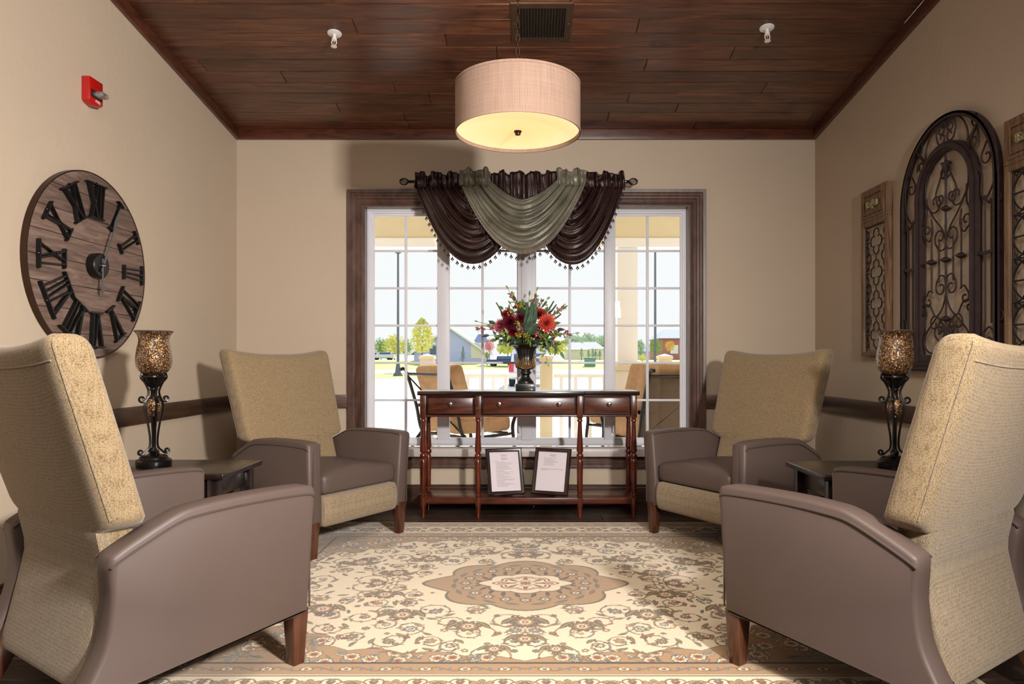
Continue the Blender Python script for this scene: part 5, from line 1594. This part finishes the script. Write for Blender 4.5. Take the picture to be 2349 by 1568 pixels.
# patio chairs
def patio_chair(loc, ang, label, wide=.60, sling=False):
    o = empty('patio_chair', loc, R(ang-90), label, 'chair', 'black metal patio chairs with tan cushions')
    h_ = wide/2
    f = MB()
    for s2 in (-1, 1):
        x = s2*h_
        f.tube(cr_path([(x, .30, 0), (x, .32, .20), (x, .30, .40), (x, .34, .52), (x, .30, .600), (x, .10, .615), (x, -.15, .60), (x, -.27, .58)], 6)+[], .016, 8)
        f.tube([(x, p.x, p.y) for p in scroll2([(.30, .600), (.37, .59)], 0, 1, .030, -1)], .013, 8)
        f.tube(cr_path([(x, -.40, 0), (x, -.33, .22), (x, -.22, .36)], 6), .016, 8)
        f.tube(cr_path([(x*.97, .28, .34), (x*.97, 0, .33), (x*.97, -.22, .34), (x*.97, -.30, .60), (x*.97, -.40, .88), (x*.97, -.46, .90)], 6), .015, 8)
    for y, z in ((.28, .34), (-.22, .34), (-.40, .86)): f.tube([(-h_*.97, y, z), (h_*.97, y, z)], .013, 8)
    f.tube([(-h_*.9, -.24, .38), (h_*.9, -.39, .84)], .008, 6); f.tube([(h_*.9, -.24, .38), (-h_*.9, -.39, .84)], .008, 6)
    f.build('frame', M['black'], o, smooth=60)
    if sling:
        s_ = MB(); s_.grid(lambda u, v: ((u-.5)*wide*.93, -.235-.165*v, .36+.48*v), 4, 8); s_.build('sling_back', M['sling'], o, thick=.004)
    c_ = MB(); c_.soft((wide*.90, .56, .13), (0, .04, .425), .045, (10, 10, 6), lambda p: Vector((p.x, p.y, p.z+(.02*math.cos(p.x*4) if p.z > 0 else 0)))); c_.build('seat_cushion', M['cushion'], o, smooth=60)
    b_ = MB(); b_.soft((wide*.90, .15, .50), (0, -.205, .70), .05, (10, 6, 10), None, Matrix.Rotation(R(17), 3, 'X')); b_.build('back_cushion', M['cushion'], o, smooth=60)
    return o
patio_chair((-.56, 6.05, -.03), 42, 'patio chair with tan cushions seen from behind, left of the urn outside', .62)
patio_chair((1.02, 6.75, -.03), 212, 'patio chair with tan cushions facing the window, outside at right', .62)
patio_chair((1.04, 5.62, -.03), 112, 'patio chair with a dark mesh back seen from behind, nearest the window outside at right', .62, True)

# lamp posts
def lamp_post(px, d, top_px, label):
    o = empty('lamp_post', (pxz(px, d), d, gz(d)), label=label, cat='lamp post', group='tall dark parking lot lamp posts')
    H = zz(top_px, d)-gz(d)
    q = MB(); q.lathe([(.32, 0), (.34, .12), (.20, .3), (.12, .9), (.09, 1.0), (.07, H)], 16); q.build('pole', M['post'], o)
    q = MB(); q.lathe([(.08, H), (.30, H+.15), (.32, H+.25), (.05, H+.45)], 20); q.build('lamp_head', M['post'], o)
lamp_post(913, 47, 582, 'tall dark lamp post on the lawn strip seen through the left window')
lamp_post(1503, 47, 578, 'tall dark lamp post on the lawn strip seen through the right window')

def crown(mb, c, rx, rz_, n, leaf, rnd, shape='round'):
    for i in range(n):
        t = rnd.random(); a = rnd.uniform(0, 2*PI)
        if shape == 'cone': z = t; rr = (1-t)*math.sqrt(rnd.random())*.98+.03; p = Vector((rr*math.cos(a)*rx, rr*math.sin(a)*rx, (z*2-1)*rz_))
        elif shape == 'oval':
            z = t; rr = math.sin(PI*(z**.65))**.7*math.sqrt(rnd.random()); p = Vector((rr*math.cos(a)*rx, rr*math.sin(a)*rx, (z*2-1)*rz_))
        else:
            d = Vector((rnd.gauss(0, 1), rnd.gauss(0, 1), rnd.gauss(0, 1))).normalized()*rnd.random()**.4*(1+.12*math.sin(a*3)); p = Vector((d.x*rx, d.y*rx, d.z*rz_))
        s_ = leaf*rnd.uniform(.6, 1.3); q = Matrix.Rotation(rnd.uniform(0, 6), 3, 'X') @ Matrix.Rotation(rnd.uniform(0, 6), 3, 'Z')
        mb.add([Vector(c)+p+q @ Vector(v) for v in ((-s_, 0, 0), (0, -s_*.6, 0), (s_, 0, 0), (0, s_*.6, 0))], [(0, 1, 2, 3)])
def tree(px0, px1, ptop, pbot, d, mat, label, name='tree', shape='round', trunk=True, n=700, group='trees across the road', cat='tree'):
    x = pxz((px0+px1)/2, d); g = gz(d); rx = (px1-px0)/2*d/F_PX; zt, zb = zz(ptop, d), max(zz(pbot, d), g+.02)
    o = empty(name, (x, d, g), label=label, cat=cat, group=group)
    rnd = random.Random(int(px0*7+ptop)); c_ = MB()
    crown(c_, (0, 0, (zt+zb)/2-g), rx, (zt-zb)/2, n, max(rx, .3)*.11, rnd, shape); c_.build('foliage', mat, o, smooth=0)
    q = MB(); q.tube([(0, 0, 0), (.0, 0, (zb-g)*.6+.05), (0, 0, (zt+zb)/2-g)], [max(.05, rx*.05), max(.04, rx*.04), .02], 8); q.build('trunk', M['bark'], o)
tree(938, 998, 730, 808, 62, M['t_yel'], 'young yellow-green tree with a pointed crown left of the grey house', shape='oval', n=900)
tree(880, 930, 768, 815, 130, M['t_yel'], 'yellowing round tree at far left beyond the road')
tree(856, 892, 775, 818, 150, M['t_green'], 'green tree at the extreme left edge of the window')
tree(918, 946, 778, 816, 150, M['t_green'], 'green tree between the lamp post and the pointed tree')
tree(1112, 1134, 776, 812, 101.5, M['t_red'], 'red autumn tree right of the grey house', n=500)
tree(1111, 1124, 806, 822, 98, M['t_green'], 'round green bush by the grey house corner', 'bush', trunk=False, n=500, cat='bush', group='bushes by the far houses')
tree(1054, 1070, 794, 827, 100, M['t_pine'], 'small spruce in front of the grey house wall', 'spruce', 'cone', n=500, group='small spruces on the far lawn')
tree(1140, 1190, 786, 812, 140, M['t_yel'], 'yellow-green tree behind the urn')
tree(1225, 1300, 780, 812, 140, M['t_yel'], 'yellow-green tree right behind the bouquet leaves')
for k, px in enumerate((1334, 1350, 1360, 1366.5, 1376)):
    h_ = (798, 801, 799, 801, 803)[k]
    tree(px-6, px+6, h_, 817, 110+k*1.6, M['t_pine'], ['tallest spruce, leftmost of the row on the far lawn', 'spruce second from the left in the far row', 'spruce in the middle of the far row', 'spruce second from the right in the far row', 'rightmost small spruce of the far row'][k], 'spruce', 'cone', n=350, group='small spruces on the far lawn')
tree(1488, 1520, 777, 812, 100, M['t_green'], 'green round tree right of the white column')
tree(1526, 1548, 781, 806, 104, M['t_org'], 'orange autumn tree in front of the red house')
tree(1459, 1480, 778, 815, 120, M['t_green'], 'dark green tree just beside the white column')
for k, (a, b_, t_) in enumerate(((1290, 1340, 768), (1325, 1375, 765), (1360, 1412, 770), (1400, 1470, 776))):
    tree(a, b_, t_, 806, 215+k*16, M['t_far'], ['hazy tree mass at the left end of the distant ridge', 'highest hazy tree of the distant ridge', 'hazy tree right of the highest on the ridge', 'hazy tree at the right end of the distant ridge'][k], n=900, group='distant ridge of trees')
tree(1463, 1484, 812, 828, 92, M['t_yel'], 'clump of tall yellow grass by the white column', 'ornamental_grass', n=500, cat='grass', group='bushes by the far houses')

def house(name, x0, x1, y0, dep, base, eave, ridge, wall, roof, label, gable='front', ov=.6, wins=(), apex=None):
    o = empty(name, ((x0+x1)/2, y0, base), label=label, cat='house', group='houses beyond the road')
    h_ = (x1-x0)/2; ax = 0 if apex is None else apex; q = MB()
    e, r_ = eave-base, ridge-base
    if gable == 'front':
        q.prism_y([(-h_, -1.5), (h_, -1.5), (h_, e), (ax, r_), (-h_, e)], 0, dep); q.build('walls', wall, o, smooth=0)
        q = MB()
        for xa, xb in ((-h_, ax), (h_, ax)):
            sg = -1 if xa < xb else 1
            sl_ = (r_-e)/abs(xb-xa)
            xo = xa+sg*ov
            q.prism_y([(xo, e-sl_*ov+.03), (xb, r_+.03), (xb, r_+.28), (xo, e-sl_*ov+.28)], -.5, dep+.5)
        q.build('roof', roof, o, smooth=0)
        q = MB()
        for xa in (-h_-ov, h_+ov):
            sl_ = (r_-e)/abs(h_); zl = e-sl_*ov
            d = Vector((ax-xa, 0, r_-zl)).normalized()
            q.prism_y([(xa, zl-.05), (ax, r_-.05), (ax, r_+.27), (xa, zl+.27)], -.62, -.51)
        q.build('gable_trim', M['trimwhite'], o, smooth=0)
    else:
        q.box(-h_, h_, 0, dep, -1.5, e); q.build('walls', wall, o, smooth=0)
        q = MB(); i_ = min(h_*.5, dep/2)
        q.add([(-h_-ov, -ov, e+.02), (h_+ov, -ov, e+.02), (h_+ov, dep+ov, e+.02), (-h_-ov, dep+ov, e+.02), (-h_+i_, dep/2, r_), (h_-i_, dep/2, r_)], [(3, 2, 1, 0), (0, 1, 5, 4), (1, 2, 5), (2, 3, 4, 5), (3, 0, 4)])
        q.build('roof', roof, o, smooth=0)
    for (wx, wz, ww, wh, mt) in wins:
        q = MB(); q.box(wx-ww/2, wx+ww/2, -.06, -.005, wz, wz+wh); q.build('window', mt, o, smooth=0)
    return o
D = 105
M['winblue'] = flat('house_window_glass', S(96, 108, 130), .2)
house('house', pxz(950, D), pxz(1112, D), D, 12, zz(826, D), zz(812, D)+.3, zz(752, D), M['siding'], M['roofblue'], 'blue-grey gabled house beyond the road, left of the urn', wins=((4.4, .3, 2.2, 2.4, M['cream']), (-2.5, .9, .9, 1.3, M['winblue'])))
D = 120
house('house', pxz(1085, D), pxz(1118, D), D, 8, zz(824, D), zz(800, D), zz(764, D), M['siding'], M['roofblue'], 'dark roofed house wing just behind the blue-grey gabled house', 'hip')
D = 170
house('house', pxz(1300, D), pxz(1348, D), D, 12, zz(818, D), zz(802, D), zz(783, D), M['cream'], M['roofgrey'], 'grey hip roofed house, left of the two right behind the spruces', 'hip')
house('house', pxz(1342, D), pxz(1402, D), D+16, 12, zz(818, D), zz(798, D), zz(778, D), M['cream'], M['roofgrey'], 'grey hip roofed house, right of the two behind the spruces', 'hip')
D = 120
house('house', pxz(1519, D), pxz(1600, D), D, 12, zz(824, D), zz(776, D), zz(752, D), M['redsiding'], M['roofblue'], 'red two storey house with a slate roof at the far right', 'hip', wins=((-1, 1.0, 1.4, 1.5, M['trimwhite']),))
D = 160
house('house', pxz(1462, D), pxz(1512, D), D, 12, zz(822, D), zz(806, D), zz(786, D), M['siding'], M['roofblue'], 'low blue roofed house beside the red house', 'hip')
ub = empty('utility_box', (pxz(1353, 96), 96, gz(96)-.02), label='green utility box on the far lawn below the spruces', cat='utility box')
M['ubox'] = flat('green_utility_paint', S(120, 160, 150), .6)
q = MB(); q.box(-.75, .75, -.5, .5, 0, 1.1); q.build('cabinet', M['ubox'], ub, bev=.05)
q = MB(); q.box(-.80, .80, -.55, .55, 1.101, 1.22); q.build('lid', M['ubox'], ub, bev=.04)

# parked vehicles
M['carglass'] = flat('car_window_glass', S(52, 82, 130), .08, 0, .8); M['tail'] = flat('red_tail_light', S(214, 20, 40), .2, 0, .5)
M['tyre'] = flat('black_tyre', S(40, 42, 46), .8); M['carpaint'] = flat('silver_car_paint', S(226, 226, 232), .25, .2, .6, .02); M['carblue'] = flat('blue_car_paint', S(40, 66, 120), .25, .2, .6, .02)
def car(px, d, ang, label, paint, name='suv', W=1.8, L=4.3, H=1.55, hood=.8):
    o = empty(name, (pxz(px, d), d, gz(d)+.0), R(ang), label, 'car', 'parked cars')
    b_ = MB(); b_.soft((W, L, .62), (0, L/2, .62), .14, (10, 14, 6)); b_.build('body', paint, o, smooth=60)
    c_ = MB(); c_.soft((W*.90, L*.62, H-.88), (0, L*.36, .88+(H-.88)/2), .12, (8, 10, 6), lambda p: Vector((p.x*(1-.16*(p.z+.3)), p.y*(1-.14*(p.z+.3)), p.z))); co2 = c_.build('cabin', paint, o, smooth=60)
    g = MB(); g.soft((W*.74, .04, .36), (0, L*.055+.015, 1.16), .015, (4, 2, 4)); 
    g.build('rear_window', M['carglass'], co2)
    for s2 in (-1, 1):
        g = MB(); g.soft((.03, L*.48, .34), (s2*W*.437, L*.36, 1.17), .012, (2, 6, 4)); g.build('side_window', M['carglass'], co2)
        t = MB(); t.soft((.20, .05, .34), (s2*(W/2-.13), .01, .78), .02, (3, 2, 3)); t.build('tail_light', M['tail'], o)
        for yy in (.85, L-.85):
            w2 = MB(); w2.lathe([(.10, -.11), (.30, -.11), (.34, -.08), (.34, .08), (.30, .11), (.10, .11)], 24, (s2*(W/2-.13), yy, .34), Matrix.Rotation(PI/2, 4, 'Y')); w2.build('wheel', M['tyre'], o)
    bp = MB(); bp.soft((W*.96, .16, .22), (0, .0, .50), .05, (8, 3, 3)); bp.build('bumper', paint, o)
car(1217, 27.5, 0, 'silver suv parked facing away, seen behind the urn through the window', M['carpaint'])
car(1186, 96, 80, 'distant blue car parked near the far houses behind the urn', M['carblue'], 'car', 1.7, 4.2, 1.4)
car(905, 122, 85, 'distant silver car parked at the far left beyond the road', M['carpaint'], 'car', 1.7, 4.2, 1.4)
car(872, 126, 88, 'distant silver car at the extreme left edge beyond the road', M['carpaint'], 'car', 1.7, 4.2, 1.4)
